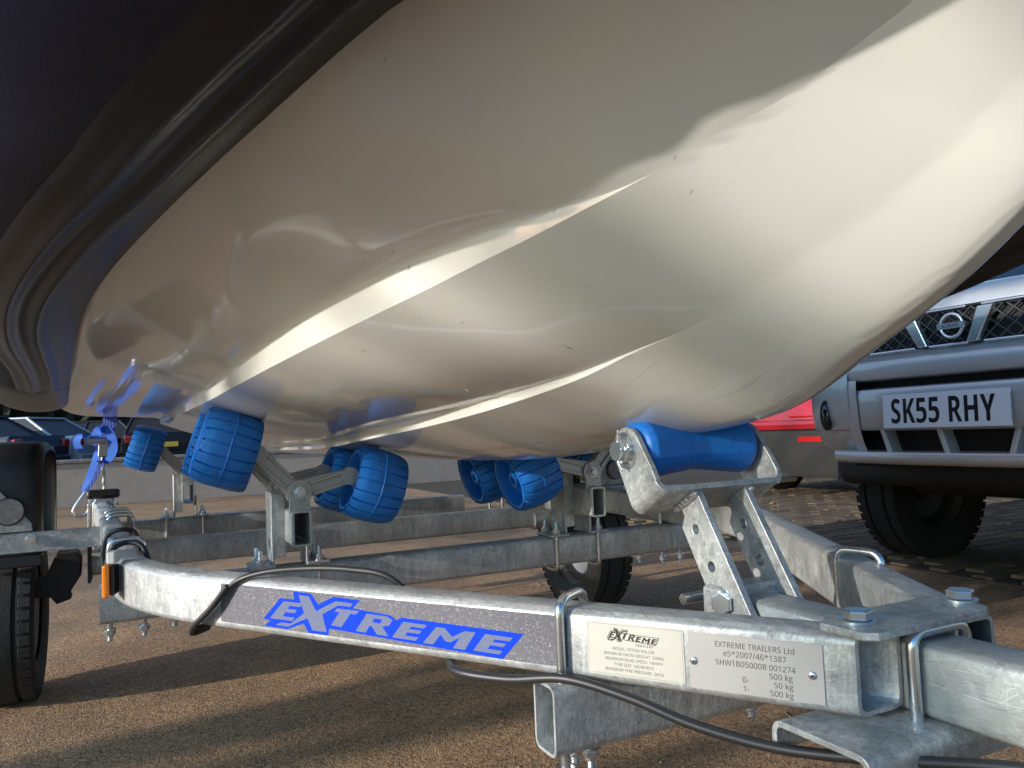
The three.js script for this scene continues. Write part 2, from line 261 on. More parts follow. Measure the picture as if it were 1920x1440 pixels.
const boat = group('inflatable_boat', scene, [0, DY, 0]);
tag(boat, 'white hulled rigid inflatable boat with navy tubes resting on the trailer rollers', 'boat');
{
  const s = 1024, cv = document.createElement('canvas'); cv.width = 2048; cv.height = 1024; const x = cv.getContext('2d');
  x.fillStyle = 'rgb(226,223,216)'; x.fillRect(0, 0, 2048, 1024);
  // map: u = z from -2.62 to 0.5 over the width, v = girth 0..1 m from the keel over the height
  const U = z => (z - ZA) / (ZB - ZA) * 2048, W = g => 1024 - g * 1024;
  for (let i = 0; i < 380; i++) { const z = -1.9 + rnd() * 1.75, g = rnd() * rnd() * 0.22, l = 10 + rnd() * 60, a = (rnd() - 0.5) * 0.9; x.strokeStyle = `rgba(${rnd() < 0.6 ? '255,252,244' : '186,178,166'},${0.3 + rnd() * 0.5})`; x.lineWidth = 0.6 + rnd() * 0.9; x.beginPath(); x.moveTo(U(z), W(g)); x.quadraticCurveTo(U(z) + l * 0.5, W(g) + (rnd() - 0.5) * 10, U(z) + l, W(g) + a * l * 0.4); x.stroke(); }
  for (let i = 0; i < 260; i++) { const z = -1.5 + rnd() * 1.5, g = rnd() * 0.6; x.strokeStyle = `rgba(${rnd() < 0.5 ? '255,252,246' : '190,182,170'},${0.1 + rnd() * 0.25})`; x.lineWidth = 0.5 + rnd() * 0.6; x.beginPath(); x.moveTo(U(z), W(g)); x.lineTo(U(z) + (rnd() - 0.3) * 30, W(g) + (rnd() - 0.5) * 16); x.stroke(); }
  for (let i = 0; i < 120; i++) { const z = -1.9 + rnd() * 1.5, g = rnd() * 0.12; x.fillStyle = `rgba(${120 + rnd() * 60},${100 + rnd() * 50},${70 + rnd() * 40},${0.06 + rnd() * 0.14})`; x.beginPath(); x.ellipse(U(z), W(g), 8 + rnd() * 40, 2 + rnd() * 8, (rnd() - 0.5) * 0.3, 0, 7); x.fill(); }
  for (let i = 0; i < 70; i++) { x.fillStyle = 'rgba(110,100,86,0.45)'; x.beginPath(); x.arc(U(-2.4 + rnd() * 2.8), W(0.1 + rnd() * 0.8), 0.7 + rnd() * 0.8, 0, 7); x.fill(); }
  const t = new THREE.CanvasTexture(cv); t.colorSpace = THREE.SRGBColorSpace; t.anisotropy = 8;
  const wave = fbm(512, [[3, 1], [6, 0.6], [12, 0.2]], 55), wt = dataTex(512, i => wave[i], false, 1); wt.repeat.set(2.2, 1);
  M.gel = new THREE.MeshPhysicalMaterial({ color: lin(0.83, 0.845, 0.86), map: t, roughness: 0.42, clearcoat: 1, clearcoatRoughness: 0.07, ior: 1.5, side: THREE.DoubleSide, bumpMap: wt, bumpScale: 0.00016 });
  const uvf = (i, j, q) => [(q.z - ZA) / (ZB - ZA), Math.min(0.999, Math.hypot(Math.abs(q.x), q.y - keelY(q.z)))];
  const lerp = (a, b, t) => a + (b - a) * t;
  const half = z => { // section from the keel outwards; id: 0 bottom, 1 spray rail, 2 chine rail
    const k = keelY(z), f = ss(-0.27, -0.09, z), x2 = s2.x(z), y2 = s2.y(z), a1 = h1(z) * (1 - f), a2 = h2(z), xt = tl.x(z), yt = tl.y(z);
    const x1 = lerp(s1.x(z), x2 * 0.5, f), y1 = lerp(s1.y(z), lerp(k, y2, 0.5) - 0.012, f), q = [], id = [];
    const add = (x, y, n) => { q.push([x, y]); id.push(n); };
    const c = Math.min(0.022, x1 * 0.35), top = Math.hypot(x1, c) - c;
    for (let i = 0; i <= 18; i++) { const t = i / 18, x = x1 * t, e = (Math.hypot(x, c) - c) / top; add(x, lerp(k, y1, e) - lerp(0.004 * Math.sin(Math.PI * t), 0.012 * Math.sin(Math.PI * t / 2) - 0.012 * e, f) * (t > 0 ? 1 : 0), 0); }
    for (let i = 1; i <= 6; i++) { const t = i / 6; add(x1 + a1 * (0.25 + 0.55 * t * t) * t, y1 + a1 * Math.sin(t * Math.PI / 2), 1); }
    const [ex, ey] = q[q.length - 1];
    for (let i = 1; i <= 22; i++) { const t = i / 22; const b = lerp(Math.sin(Math.PI * t) * 0.012, (Math.sin(Math.PI * (1 + t) / 2) - (1 - t)) * 0.012, f); add(lerp(ex, x2, t) + b * 0.25 * (1 - f), lerp(ey, y2, t) - b, 0); }
    const b0x = x2 + a2 * 0.14, b0y = y2 + a2 * 0.82;
    for (let i = 1; i <= 5; i++) { const t = i / 5; add(lerp(x2, b0x, t), lerp(y2, b0y, t), 2); }
    const fx = x2 + a2 * 0.34, fy = y2 + a2, nx = xt - fx, ny = yt - fy, nl = Math.hypot(nx, ny), qx = fx + nx * 0.1, qy = fy + ny * 0.1, cx = x2 + a2 * 0.2, cy = y2 + a2 * 1.12;
    for (let i = 1; i <= 8; i++) { const t = i / 8, u = 1 - t; add(u * u * b0x + 2 * u * t * cx + t * t * qx, u * u * b0y + 2 * u * t * cy + t * t * qy, 0); }
    for (let i = 1; i <= 20; i++) { const t = i / 20, w = Math.sin(Math.PI * t); add(lerp(qx, xt + 0.006, t) - w * 0.006, lerp(qy, yt - 0.02, t) + w * 0.004 * Math.min(1, nl * 3) + Math.pow(t, 7) * 0.03, 0); }
    for (let i = 1; i <= 3; i++) add((xt + 0.006) * (1 - i / 3) + 0.0005, yt + 0.01 + 0.03 * i / 3, 3);
    return { q, id };
  };
  let ids; const rows = zs.map(z => { const { q, id } = half(z); ids = [...id.slice(1).reverse(), ...id.slice(1)]; return [...q.slice().reverse().map(([x, y]) => V(-x, y, z)), ...q.slice(1).map(([x, y]) => V(x, y, z))]; });
  const all = crease(gridGeo(rows, false, uvf), 0.3), P = all.attributes, nc = ids.length, pick = fn => { const o = { position: [], normal: [], uv: [] }; for (let i = 0; i < zs.length - 1; i++) for (let j = 0; j < nc; j++) if (fn(ids[j], j < nc / 2)) for (let k = 0; k < 6; k++) { const n = (i * nc + j) * 6 + k; o.position.push(P.position.getX(n), P.position.getY(n), P.position.getZ(n)); o.normal.push(P.normal.getX(n), P.normal.getY(n), P.normal.getZ(n)); o.uv.push(P.uv.getX(n), P.uv.getY(n)); } const g = new THREE.BufferGeometry(); g.setAttribute('position', new THREE.Float32BufferAttribute(o.position, 3)); g.setAttribute('normal', new THREE.Float32BufferAttribute(o.normal, 3)); g.setAttribute('uv', new THREE.Float32BufferAttribute(o.uv, 2)); return g; };
  const sec0 = rows[0], cap = gridGeo([sec0, sec0.map(q => V(q.x, 0.75, q.z - 0.07))], false, uvf);
  part('hull', [pick(n => n === 0 || n === 3), cap], M.gel, boat, true);
  for (const side of [true, false]) for (const n of [1, 2]) part(n === 1 ? 'spray_rail' : 'chine_rail', pick((m, l) => m === n && l === side), M.gel, boat, true);
  // a few water beads clinging to the near bottom panel
  const dr = []; for (let i = 0; i < 26; i++) { const z = -0.95 + rnd() * 0.75, t = 0.15 + rnd() * 0.7; const x1 = s1.x(z) + h1(z) * 0.8, y1 = s1.y(z) + h1(z), xx = lerp(x1, s2.x(z), t), yy = lerp(y1, s2.y(z), t) - Math.sin(Math.PI * t) * 0.012; dr.push(new THREE.SphereGeometry(0.0012 + rnd() * 0.0012, 10, 8).scale(1, 1.2, 1).translate(-xx, yy, z)); }
  const d = part('water_drop', dr, new THREE.MeshPhysicalMaterial({ color: 0xffffff, transmission: 1, thickness: 0.003, ior: 1.33, roughness: 0.02 }), boat); d.userData.kind = 'stuff';
}
// tubes
{
  const weave = dataTex(512, i => 0.5 + 0.5 * (nC[i] - 0.5), false, 6);
  M.navy = std(lin(0.0015, 0.004, 0.032), 0.5, 0, { bumpMap: weave, bumpScale: 0.0004 });
  M.strake = std(lin(0.005, 0.006, 0.011), 0.3, 0, { bumpMap: weave, bumpScale: 0.0005 });
  const TR = 0.21;
  const zt = []; for (let i = 0; i <= 90; i++) zt.push(-2.72 + (0.42 + 2.72) * (1 - Math.pow(1 - i / 90, 1.3)));
  const ctr = [], nrm = [], tang = [];
  for (const z of zt) {
    const e = 0.01, dx = (tl.x(z + e) - tl.x(z - e)) / (2 * e); const T = V(-dx, 0, 1).normalize(); // near side is -x
    const N = V(-T.z, 0, T.x); // outward
    const dr = tdrop(z), up = TR - dr; ctr.push(V(-tl.x(z), tl.y(z) + up, z).addScaledVector(N, Math.sqrt(TR * TR - up * up))); nrm.push(N); tang.push(T);
  }
  const surf = (p0, p1, n, rf, z0 = -9, z1 = 9) => { const rows = []; zt.forEach((z, i) => { if (z < z0 || z > z1) return; const row = []; for (let j = 0; j <= n; j++) { const t = j / n, a = p0 + (p1 - p0) * t, r = rf(t, z); row.push(ctr[i].clone().addScaledVector(nrm[i], Math.sin(a) * r).add(V(0, -Math.cos(a) * r, 0))); } rows.push(row); }); return gridGeo(rows); };
  const mir = g => { const q = prep(g); q.scale(-1, 1, 1); const p = q.attributes.position, n = q.attributes.normal; for (let i = 0; i < p.count; i += 3) for (const at of [p, n]) { const b = [at.getX(i + 1), at.getY(i + 1), at.getZ(i + 1)]; at.setXYZ(i + 1, at.getX(i + 2), at.getY(i + 2), at.getZ(i + 2)); at.setXYZ(i + 2, ...b); } return q; };
  const taper = z => z < -2.3 ? 1 - 0.16 * Math.pow((-2.3 - z) / 0.42, 2) : 1;
  const SE = -1.95; // seam where the tapered end is glued on
  const tube = surf(-0.85, 5.2, 60, (t, z) => TR * taper(z));
  const endcap = (() => { const rows = []; const i = 0; for (let k = 0; k <= 10; k++) { const a = k / 10 * Math.PI / 2, row = []; for (let j = 0; j <= 60; j++) { const b = j / 60 * Math.PI * 2, r = TR * taper(zt[0]) * Math.cos(a); row.push(ctr[i].clone().addScaledVector(nrm[i], Math.sin(b) * r).add(V(0, -Math.cos(b) * r, 0)).addScaledVector(tang[i], -Math.sin(a) * 0.09)); } rows.push(row); } return gridGeo(rows); })();
  // rubbing strip glued under the tube: two soft ridges with hollows between
  const bump = (t, c, w) => Math.exp(-Math.pow((t - c) / w, 2));
  const strip = surf(-0.85, 0.2, 44, (t, z) => TR * taper(z) + 0.0035 * Math.min(1, t * 30, (1 - t) * 30) + 0.008 * bump(t, 0.64, 0.05) + 0.008 * bump(t, 0.83, 0.045) + 0.0012 * Math.sin(z * 9 + t * 5) * bump(t, 0.75, 0.2), SE);
  const sleeve = surf(-0.85, 5.2, 60, (t, z) => TR * taper(z) + 0.004 * ss(SE + 0.002, SE - 0.01, z), -9, SE + 0.03);
  for (const f of [q => q, mir]) {
    const t = part('buoyancy_tube', [f(tube), f(endcap)], M.navy, boat);
    part('rubbing_strip', f(strip), M.strake, t);
    part('tube_end_sleeve', f(sleeve), M.strake, t);
  }
}

// ------------------------------------------------------------------ the trailer
const tr = group('boat_trailer', scene, [0, DY, 0]);
tag(tr, 'galvanised boat trailer with blue rollers standing on brown tarmac under the boat', 'trailer');
const AD = V(-0.556, 0, -0.831), AN = V(-0.831, 0, 0.556);        // near arm: its direction and the way its face looks
const HY = 0.2895, AH = 0.075, AW = 0.05;
const onArm = (s, off, y) => V(-0.09, 0, 0).addScaledVector(AD, s).addScaledVector(AN, off).setY(y);
{
  const path = [onArm(-0.012, -AW / 2, HY)];
  for (const s of [0.2, 0.45, 0.7, 0.9]) path.push(onArm(s, -AW / 2, HY));
  const A = onArm(0.92, -AW / 2, HY), C = V(-0.697, HY, -0.955), B = V(-0.702, HY, -1.14);
  for (let i = 1; i <= 14; i++) { const t = i / 14, u = 1 - t; path.push(V(u * u * A.x + 2 * u * t * C.x + t * t * B.x, HY, u * u * A.z + 2 * u * t * C.z + t * t * B.z)); }
  for (const [x, z] of [[-0.71, -1.3], [-0.74, -1.75], [-0.775, -2.25], [-0.808, -2.74]]) path.push(V(x, HY, z));
  const n0 = V(0, 0, 1);
  part('drawbar_arm', rhs(path, AW, AH, { n0, r: 0.01 }), M.bar, tr);
  part('drawbar_arm', rhs([onArm(-0.036, -AW / 2, HY), ...path.slice(1)].map(p => V(-p.x * 0.925 + 0.004, p.y, p.z)), AW, AH, { n0, r: 0.01 }), M.bar, tr);
  const BY = 0.2505 - 0.0385;
  for (const [z, x0, x1] of [[-1.265, -0.752, 0.71], [-2.0, -0.78, 0.73], [-2.66, -0.83, 0.6]]) part('cross_beam', rhs([V(x0, BY, z), V((x0 + x1) / 2, BY, z), V(x1, BY, z)], 0.05, 0.076), M.bar, tr);
  part('cross_beam', rhs([V(-0.282, BY - 0.001, -0.259), V(0, BY - 0.001, -0.259), V(0.262, BY - 0.001, -0.259)], 0.048, 0.076, { t: 0.0035, r: 0.011 }), M.bar, tr);
  part('drawbar', rhs([V(0, 0.2805, -0.26), V(0, 0.2805, 0), V(0, 0.2805, 0.3), V(0, 0.2805, 0.9)], 0.06, 0.068, { r: 0.009 }), M.scratched, tr);
  // coupling plate, bolts and the channel clamp under the junction
  const pl = [[-0.094, 0.024], [0.066, 0.02], [0.074, 0.012], [0.078, -0.03], [0.068, -0.045], [-0.085, -0.045], [-0.106, -0.03], [-0.104, 0.014]];
  part('coupling_plate', ext(pl.map(([x, z]) => [x, -z]), 0.0075, 0.0012).rotateX(-Math.PI / 2).translate(0, 0.3312, 0), M.zinc, tr);
  for (const x of [-0.077, 0.072]) part('bolt', bolt(0.0072).rotateY(0.3 + x).translate(x, 0.3352, -0.012), M.plated, tr);
  const w = 0.055, t = 0.006, d = 0.028, sh = new THREE.Shape(); sh.moveTo(-w, -d); sh.lineTo(-w, -0.014); sh.quadraticCurveTo(-w, 0, -w + 0.014, 0); sh.lineTo(w - 0.014, 0); sh.quadraticCurveTo(w, 0, w, -0.014); sh.lineTo(w, -d); sh.lineTo(w - t, -d); sh.lineTo(w - t, -0.014); sh.quadraticCurveTo(w - t, -t, w - 0.014, -t); sh.lineTo(-w + 0.014, -t); sh.quadraticCurveTo(-w + t, -t, -w + t, -0.014); sh.lineTo(-w + t, -d); sh.closePath();
  part('clamp_channel', ext(sh, 0.26, 0.001).rotateY(Math.PI / 2).translate(-0.014, 0.246, -0.006), M.zinc, tr);
  for (const x of [-0.082, 0.076]) part('nut', nut(0.0072, 0.008).rotateX(Math.PI).translate(x, 0.2395, -0.012), M.plated, tr);
  part('u_bolt', ubolt(0.077, 0.112, 0.0058, 0.014, 0.012).translate(-0.001, 0.324, 0.014), M.plated, tr);
  // U-bolts clamping the arms down on the front beam and the rails on the others
  const ub = (s, W = 0.064, L = 0.192) => ubolt(W, L, 0.0055, 0.016, 0.014).applyMatrix4(frameM(V(0, 0, 0), AN.clone(), V(0, 1, 0)));
  { const g = ub(0); const p = onArm(0.303, -AW / 2, 0.337); part('u_bolt', g.clone().translate(p.x, p.y, p.z), M.plated, tr); const q = prep(g).clone(); q.rotateY(2 * Math.atan2(AN.z, -AN.x)); part('u_bolt', q.translate(0.222, 0.339, -0.262), M.plated, tr); }
  for (const [x, z] of [[-0.275 + 0.035, -0.25], [0.215, -0.25], [-0.06, -0.25], [0.02, -0.25]]) part('nut', nut(0.006, 0.012).rotateX(Math.PI).translate(x, 0.1738, z - 0.02), M.plated, tr);
  for (const [x, z] of [[-0.703, -1.265], [-0.725, -1.88], [-0.73, -2.0], [-0.738, -2.12], [-0.79, -2.58], [-0.792, -2.7]]) part('u_bolt', ubolt(0.062, 0.188, 0.0055, 0.016, 0.012).translate(x, 0.336, z), M.plated, tr);
  for (const [x, z] of [[0.66, -1.265], [0.735, -2.6]]) part('u_bolt', ubolt(0.062, 0.188, 0.0055, 0.016, 0.012).translate(x, 0.336, z), M.plated, tr);
  for (const x of [-0.615, 0.55]) part('nut', nut(0.0062, 0.012).rotateX(Math.PI).translate(x, 0.1738, -1.262), M.plated, tr);
  for (const x of [0.42, 0.52]) part('nut', nut(0.0062, 0.012).rotateX(Math.PI).translate(x, 0.1738, -2.66), M.plated, tr);
  // stub of the hitch clamp behind the bow post
  part('rear_clamp', [box(0.11, 0.046, 0.035, 0, 0.262 + 0.042, -0.245, 0.006)], M.zinc, tr);
}
// bow roller on its leaning posts
{
  const b = group('bow_roller', tr);
  const u = V(0, 0.857, -0.515), v = V(0, 0.515, 0.857), O = V(0, 0.43, -0.3);
  const at = (a, c, x = 0) => O.clone().addScaledVector(u, a).addScaledVector(v, c).setX(x);
  const fm = frameM(V(0, 0, 0), v.clone(), u.clone()); // shapes drawn with x along v, y along u, thickness across the trailer
  // saddle: two ears and a base bent from one strip
  const ear = new THREE.Shape(); ear.moveTo(-0.033, 0.0); ear.lineTo(-0.031, 0.03); ear.lineTo(-0.0305 + 0.0, 0.06); ear.absarc(0, 0.062, 0.0305, Math.PI, 0, true); ear.lineTo(0.034, 0.02); ear.lineTo(0.034, 0); ear.closePath();
  const eg = x => ext(ear.clone(), 0.008, 0.0012).applyMatrix4(fm).translate(x, O.y + 0.012 * u.y, O.z + 0.012 * u.z);
  const saddle = [eg(-0.1), eg(0.1)];
  const prof = []; const ro = 0.016, hw = 0.104, tt = 0.008; const sh = new THREE.Shape(); sh.moveTo(-hw, 0.014); sh.absarc(-hw + ro, 0.0 + ro - 0.004, ro, Math.PI, Math.PI * 1.5, false); sh.lineTo(hw - ro, -0.004); sh.absarc(hw - ro, ro - 0.004, ro, Math.PI * 1.5, Math.PI * 2, false); sh.lineTo(hw - tt, ro - 0.004); sh.absarc(hw - ro, ro - 0.004, ro - tt, Math.PI * 2, Math.PI * 1.5, true); sh.lineTo(-hw + ro, tt - 0.004); sh.absarc(-hw + ro, ro - 0.004, ro - tt, Math.PI * 1.5, Math.PI, true); sh.closePath();
  const bm = new THREE.Matrix4().makeBasis(V(1, 0, 0), u, v); bm.setPosition(O);
  saddle.push(ext(sh, 0.066, 0.0012).applyMatrix4(bm));
  part('saddle_bracket', saddle, M.zinc, b);
  // posts
  const post = s => { const q = new THREE.Shape(); q.moveTo(-0.027, -0.172); q.lineTo(0.029, -0.172); q.lineTo(0.027, -0.004); q.lineTo(-0.012, -0.004); q.lineTo(-0.014, -0.02); q.lineTo(-0.026, -0.03); q.closePath(); return ext(q, 0.01, 0.001, [[-0.003, -0.043, 0.0062], [-0.003, -0.094, 0.0068]]).applyMatrix4(fm).translate(s * 0.0395, O.y, O.z); };
  for (const s of [-1, 1]) part('support_post', post(s), M.zinc, b);
  for (const s of [-1, 1]) { const w = []; for (let i = 0; i < 12; i++) { const c = -0.02 + i * 0.004, p = at(-0.006, c, s * 0.046); w.push(new THREE.SphereGeometry(0.0055 + rnd() * 0.002, 8, 6).scale(1, 0.8, 1.1).translate(p.x, p.y, p.z)); } part('weld_bead', w, M.cast, b); }
  // hourglass roller
  const rp = []; const L = 0.0915; for (let i = 0; i <= 40; i++) { const x = -L + 2 * L * i / 40, k = Math.abs(x) / L; let r = 0.0305 + 0.0105 * Math.pow(k, 1.15); const e = L - Math.abs(x); if (e < 0.012) r -= 0.010 * Math.pow(1 - e / 0.012, 2); rp.push(new THREE.Vector2(r, x)); }
  rp.unshift(new THREE.Vector2(0.012, -L)); rp.push(new THREE.Vector2(0.012, L));
  const ax = at(0.0745, 0);
  part('keel_roller', crease(new THREE.LatheGeometry(rp, 56), 0.7).rotateZ(-Math.PI / 2).translate(0, ax.y, ax.z), M.blueSmooth, b);
  const pin = [cyl(0.0125, 0.236, 28).rotateZ(Math.PI / 2).translate(-0.004, ax.y, ax.z), cyl(0.024, 0.0035, 32).rotateZ(Math.PI / 2).translate(-0.106, ax.y, ax.z), cyl(0.0245, 0.0035, 32).rotateZ(Math.PI / 2).translate(0.106, ax.y, ax.z), cyl(0.0165, 0.012, 28).rotateZ(Math.PI / 2).translate(-0.1095, ax.y, ax.z)];
  part('axle_pin', pin, M.plated, b);
  part('split_pin', [tubePts([V(-0.1165, ax.y + 0.026, ax.z + 0.0015), V(-0.1165, ax.y + 0.014, ax.z), V(-0.1165, ax.y - 0.016, ax.z), V(-0.1155, ax.y - 0.024, ax.z + 0.006)], 0.0018, 8), tubePts([V(-0.1165, ax.y + 0.006, ax.z + 0.016), V(-0.1165, ax.y + 0.01, ax.z + 0.02), V(-0.1165, ax.y + 0.004, ax.z + 0.0235), V(-0.1165, ax.y + 0.0, ax.z + 0.018)], 0.0018, 8, 8, true)], M.plated, b);
  const bp = V(0, 0.3095, -0.232);
  part('cross_bolt', [bolt(0.0075).rotateX(0.4).rotateZ(Math.PI / 2).translate(-0.0447, bp.y, bp.z), cyl(0.0068, 0.1, 20).rotateZ(Math.PI / 2).translate(0.0, bp.y, bp.z), thread(0.0075, 0.02).rotateZ(-Math.PI / 2).translate(0.04, bp.y, bp.z)], M.plated, b);
  part('rear_rod', [cyl(0.0068, 0.12, 20).rotateZ(Math.PI / 2).translate(-0.005, bp.y - 0.004, bp.z - 0.055)], M.plated, b);
}
// swivelling roller cradles
function wobble() {
  const N = 20, R0 = 0.0815, hw = 0.055, sec = [0, 0.11, 0.15, 0.5, 0.96], rows = [];
  const prof = s => R0 * (1 - 0.055 * s * s - 0.05 * Math.pow(Math.abs(s), 6));
  const S = []; for (let i = 0; i <= 16; i++) S.push(-1 + i / 8);
  for (const s of S) { const row = []; for (let k = 0; k < N; k++) for (const f of sec) { const a = (k + f) / N * Math.PI * 2, gr = f < 0.12 ? 0.0034 + 0.005 * Math.pow(Math.abs(s), 3) : 0, r = prof(s) - gr; row.push(V(s * hw, Math.cos(a) * r, Math.sin(a) * r)); } rows.push(row); }
  const g = [crease(gridGeo(rows, true), 0.4)];
  for (const d of [-1, 1]) { const q = [[prof(1) - 0.004, hw - 0.0002], [prof(1) - 0.012, hw - 0.001], [prof(1) - 0.015, hw - 0.008], [prof(1) - 0.017, 0.022], [0.022, 0.018], [0.02, hw - 0.012], [0.009, hw - 0.011], [0.009, 0]].map(([r, x]) => new THREE.Vector2(r, x)); const l = crease(new THREE.LatheGeometry(q, 44), 0.5).rotateZ(-Math.PI / 2); if (d < 0) l.rotateY(Math.PI); g.push(l); }
  const seam = []; for (let i = 0; i < 60; i++) { const a = i / 60 * Math.PI * 2; seam.push(V(Math.sin(a * 5) * 0.0006, Math.cos(a) * (R0 + 0.0002), Math.sin(a) * (R0 + 0.0002))); }
  g.push(tubePts(seam, 0.0009, 6, 3, true));
  return mergeGeometries(g.map(q => prep(q)));
}
const wob = wobble();
function rocker(pa, pb) { // cast arm in the xy plane from the pivot at the origin to two axle ends
  const sh = new THREE.Shape(), wa = 0.016; const A = V(...pa), B = V(...pb);
  const na = V(-A.y, A.x, 0).normalize(), nb = V(-B.y, B.x, 0).normalize();
  const pt = (p, n, k) => [p.x + n.x * k, p.y + n.y * k];
  const poly = [pt(A, na, wa), pt(A, na, -wa), [-0.004, 0.020], pt(B, nb, wa), pt(B, nb, -wa), [0.02, -0.012], [0, -0.022], [-0.02, -0.014]];
  // order: round the Y
  const outline = [pt(A, na, wa), [-0.022, -0.01], [0, -0.022], [0.022, -0.012], pt(B, nb, -wa), pt(B, nb, wa), [0.004, 0.026], [-0.006, 0.026], pt(A, na, -wa)];
  const g = [ext(outline, 0.012, 0.001)];
  for (const [P, n] of [[A, na], [B, nb]]) { for (const k of [1, -1]) { const a = V(P.x * 0.24, P.y * 0.24, 0).addScaledVector(n, k * 0.012), b = P.clone().addScaledVector(n, k * 0.0125); const l = a.distanceTo(b), m = box(l, 0.007, 0.026, 0, 0, 0, 0.002); m.applyMatrix4(frameM(a.clone().add(b).multiplyScalar(0.5), b.clone().sub(a), V(-(b.y - a.y), b.x - a.x, 0))); g.push(m); } g.push(cyl(0.019, 0.03, 22).rotateX(Math.PI / 2).translate(P.x, P.y, 0)); }
  g.push(cyl(0.026, 0.03, 26).rotateX(Math.PI / 2));
  return mergeGeometries(g.map(q => prep(q)));
}
function cradle({ x, z, mirror, zs: [za, zb], y = 0.339, rz = 0, dx = 0 }) {
  const c = group('roller_cradle', tr, [x, 0, z]); const m = mirror ? -1 : 1;
  const L = za - zb + 0.05;
  part('square_tube', rhs([V(0, y, (za + zb) / 2 + L / 2), V(0, y, (za + zb) / 2), V(0, y, (za + zb) / 2 - L / 2)], 0.041, 0.074, { r: 0.008, t: 0.0045 }), M.zinc, c);
  // angle brackets bolted either side of the tube on the beam
  for (const s of [-1, 1]) {
    const vx = s * 0.0265 - (s < 0 ? 0.02 : 0), h = s < 0 ? 0.158 : 0.075;
    part('mounting_bracket', [box(0.006, h, 0.075, vx, 0.2535 + h / 2, 0, 0.002), box(0.05, 0.006, 0.095, vx + s * 0.022, 0.2537, 0, 0.002), ...(s < 0 ? [box(0.03, h - 0.02, 0.006, vx + 0.012, 0.262 + h / 2, 0.034, 0.002)] : [])], M.zinc, c);
    const fx = vx + s * 0.026;
    part('u_bolt', [ubolt(0.062, 0.104, 0.0052, 0.014, 0.006).rotateX(Math.PI).rotateY(Math.PI / 2).translate(fx, 0.165, 0), ...[0.031, -0.031].map(q => nut(0.0052, 0.02).translate(fx, 0.2575, q))], M.plated, c);
    part('bolt', bolt(0.0055).rotateZ(-s * Math.PI / 2 * -1).translate(vx + s * 0.0035, 0.3, 0.012), M.plated, c);
  }
  const PY = 0.0735;
  const A = V(-0.083 * m, 0.086, 0), B = V(0.11 * m, 0.028, 0); // axle ends of the outer (higher) and inner roller
  for (const zz of [za, zb]) {
    const g = rocker(m > 0 ? [A.x, A.y, 0] : [B.x, B.y, 0], m > 0 ? [B.x, B.y, 0] : [A.x, A.y, 0]);
    part('rocker_arm', g.clone().translate(0, y + PY, zz - 0.012), M.cast, c);
    part('bolt', bolt(0.0055).rotateX(Math.PI / 2).translate(0, y + PY, zz + 0.005), M.plated, c);
    part('pivot_lug', ext([[-0.022, -0.042], [0.022, -0.042], [0.021, 0.004], [0.012, 0.02], [-0.012, 0.02], [-0.021, 0.004]], 0.006, 0.001).translate(0, y + PY, zz + 0.0015), M.zinc, c);
    const al = 0.31 * m;
    for (const [P, s] of [[A, -m], [B, m]]) {
      const w = wob.clone().rotateX(rnd() * 6).rotateZ(-al);
      part('wobble_roller', w.translate(P.x + s * 0.062 * Math.cos(al) * 0.98 + (s === m ? 0.0 : 0), y + PY + P.y - s * m * 0.062 * Math.sin(0.31) - 0.006, zz - 0.03), M.blue, c);
    }
  }
  return c;
}
cradle({ x: -0.374, z: -1.265, zs: [0.1, -0.16] });
cradle({ x: 0.352, z: -1.265, zs: [0.1, -0.14], mirror: true });
cradle({ x: -0.515, z: -2.66, zs: [0.05, -0.13] });
// wheels, mudguards, swing arms and front reflectors
function roadWheel(name, parent, x, y, z, Rt, w, side, blocks = true, turn = 0) {
  const g = group(name, parent, [x, y, z], turn);
  const p = [[Rt * 0.58, -w * 0.42], [Rt * 0.64, -w * 0.48], [Rt * 0.8, -w * 0.52], [Rt * 0.92, -w * 0.5], [Rt * 0.975, -w * 0.44], [Rt * 0.992, -w * 0.38]];
  const grooves = [-0.2, 0.2]; const tread = []; for (let i = -19; i <= 19; i++) { const q = i / 50; const gr = grooves.some(k => Math.abs(q - k * 1.1) < 0.022) ? 0.965 : 1; tread.push([Rt * gr * (1 - 0.03 * q * q), w * q]); }
  const pts = [...p, ...tread, ...p.slice().reverse().map(([r, a]) => [r, -a])].map(([r, a]) => new THREE.Vector2(r, a));
  const ty = [crease(new THREE.LatheGeometry(pts, 72), 0.5).rotateZ(-Math.PI / 2)];
  if (blocks) for (let k = 0; k < 46; k++) for (const s of [-1, 1]) { const a = (k + (s > 0 ? 0.5 : 0)) / 46 * Math.PI * 2; ty.push(box(w * 0.2, 0.006, Rt * 0.105, s * w * 0.385, Rt * 0.988, 0, 0.002).rotateX(a)); }
  part('tyre', ty, turn ? M.carTyre : M.tyre, g);
  const rp = [[0.001, 0.02], [Rt * 0.16, 0.03], [Rt * 0.2, 0.012], [Rt * 0.44, -0.01], [Rt * 0.52, 0.03], [Rt * 0.6, 0.05], [Rt * 0.61, 0.055], [Rt * 0.585, 0.05], [Rt * 0.55, -0.03], [Rt * 0.6, -0.055]].map(([r, a]) => new THREE.Vector2(r, a * w / 0.15));
  const rim = crease(new THREE.LatheGeometry(rp, 40), 0.5).rotateZ(-Math.PI / 2); if (side < 0) rim.rotateY(Math.PI);
  part('rim', [rim, cyl(Rt * 0.14, w * 0.5, 20).rotateZ(Math.PI / 2)], turn ? M.carRim : M.rim, g);
  return g;
}
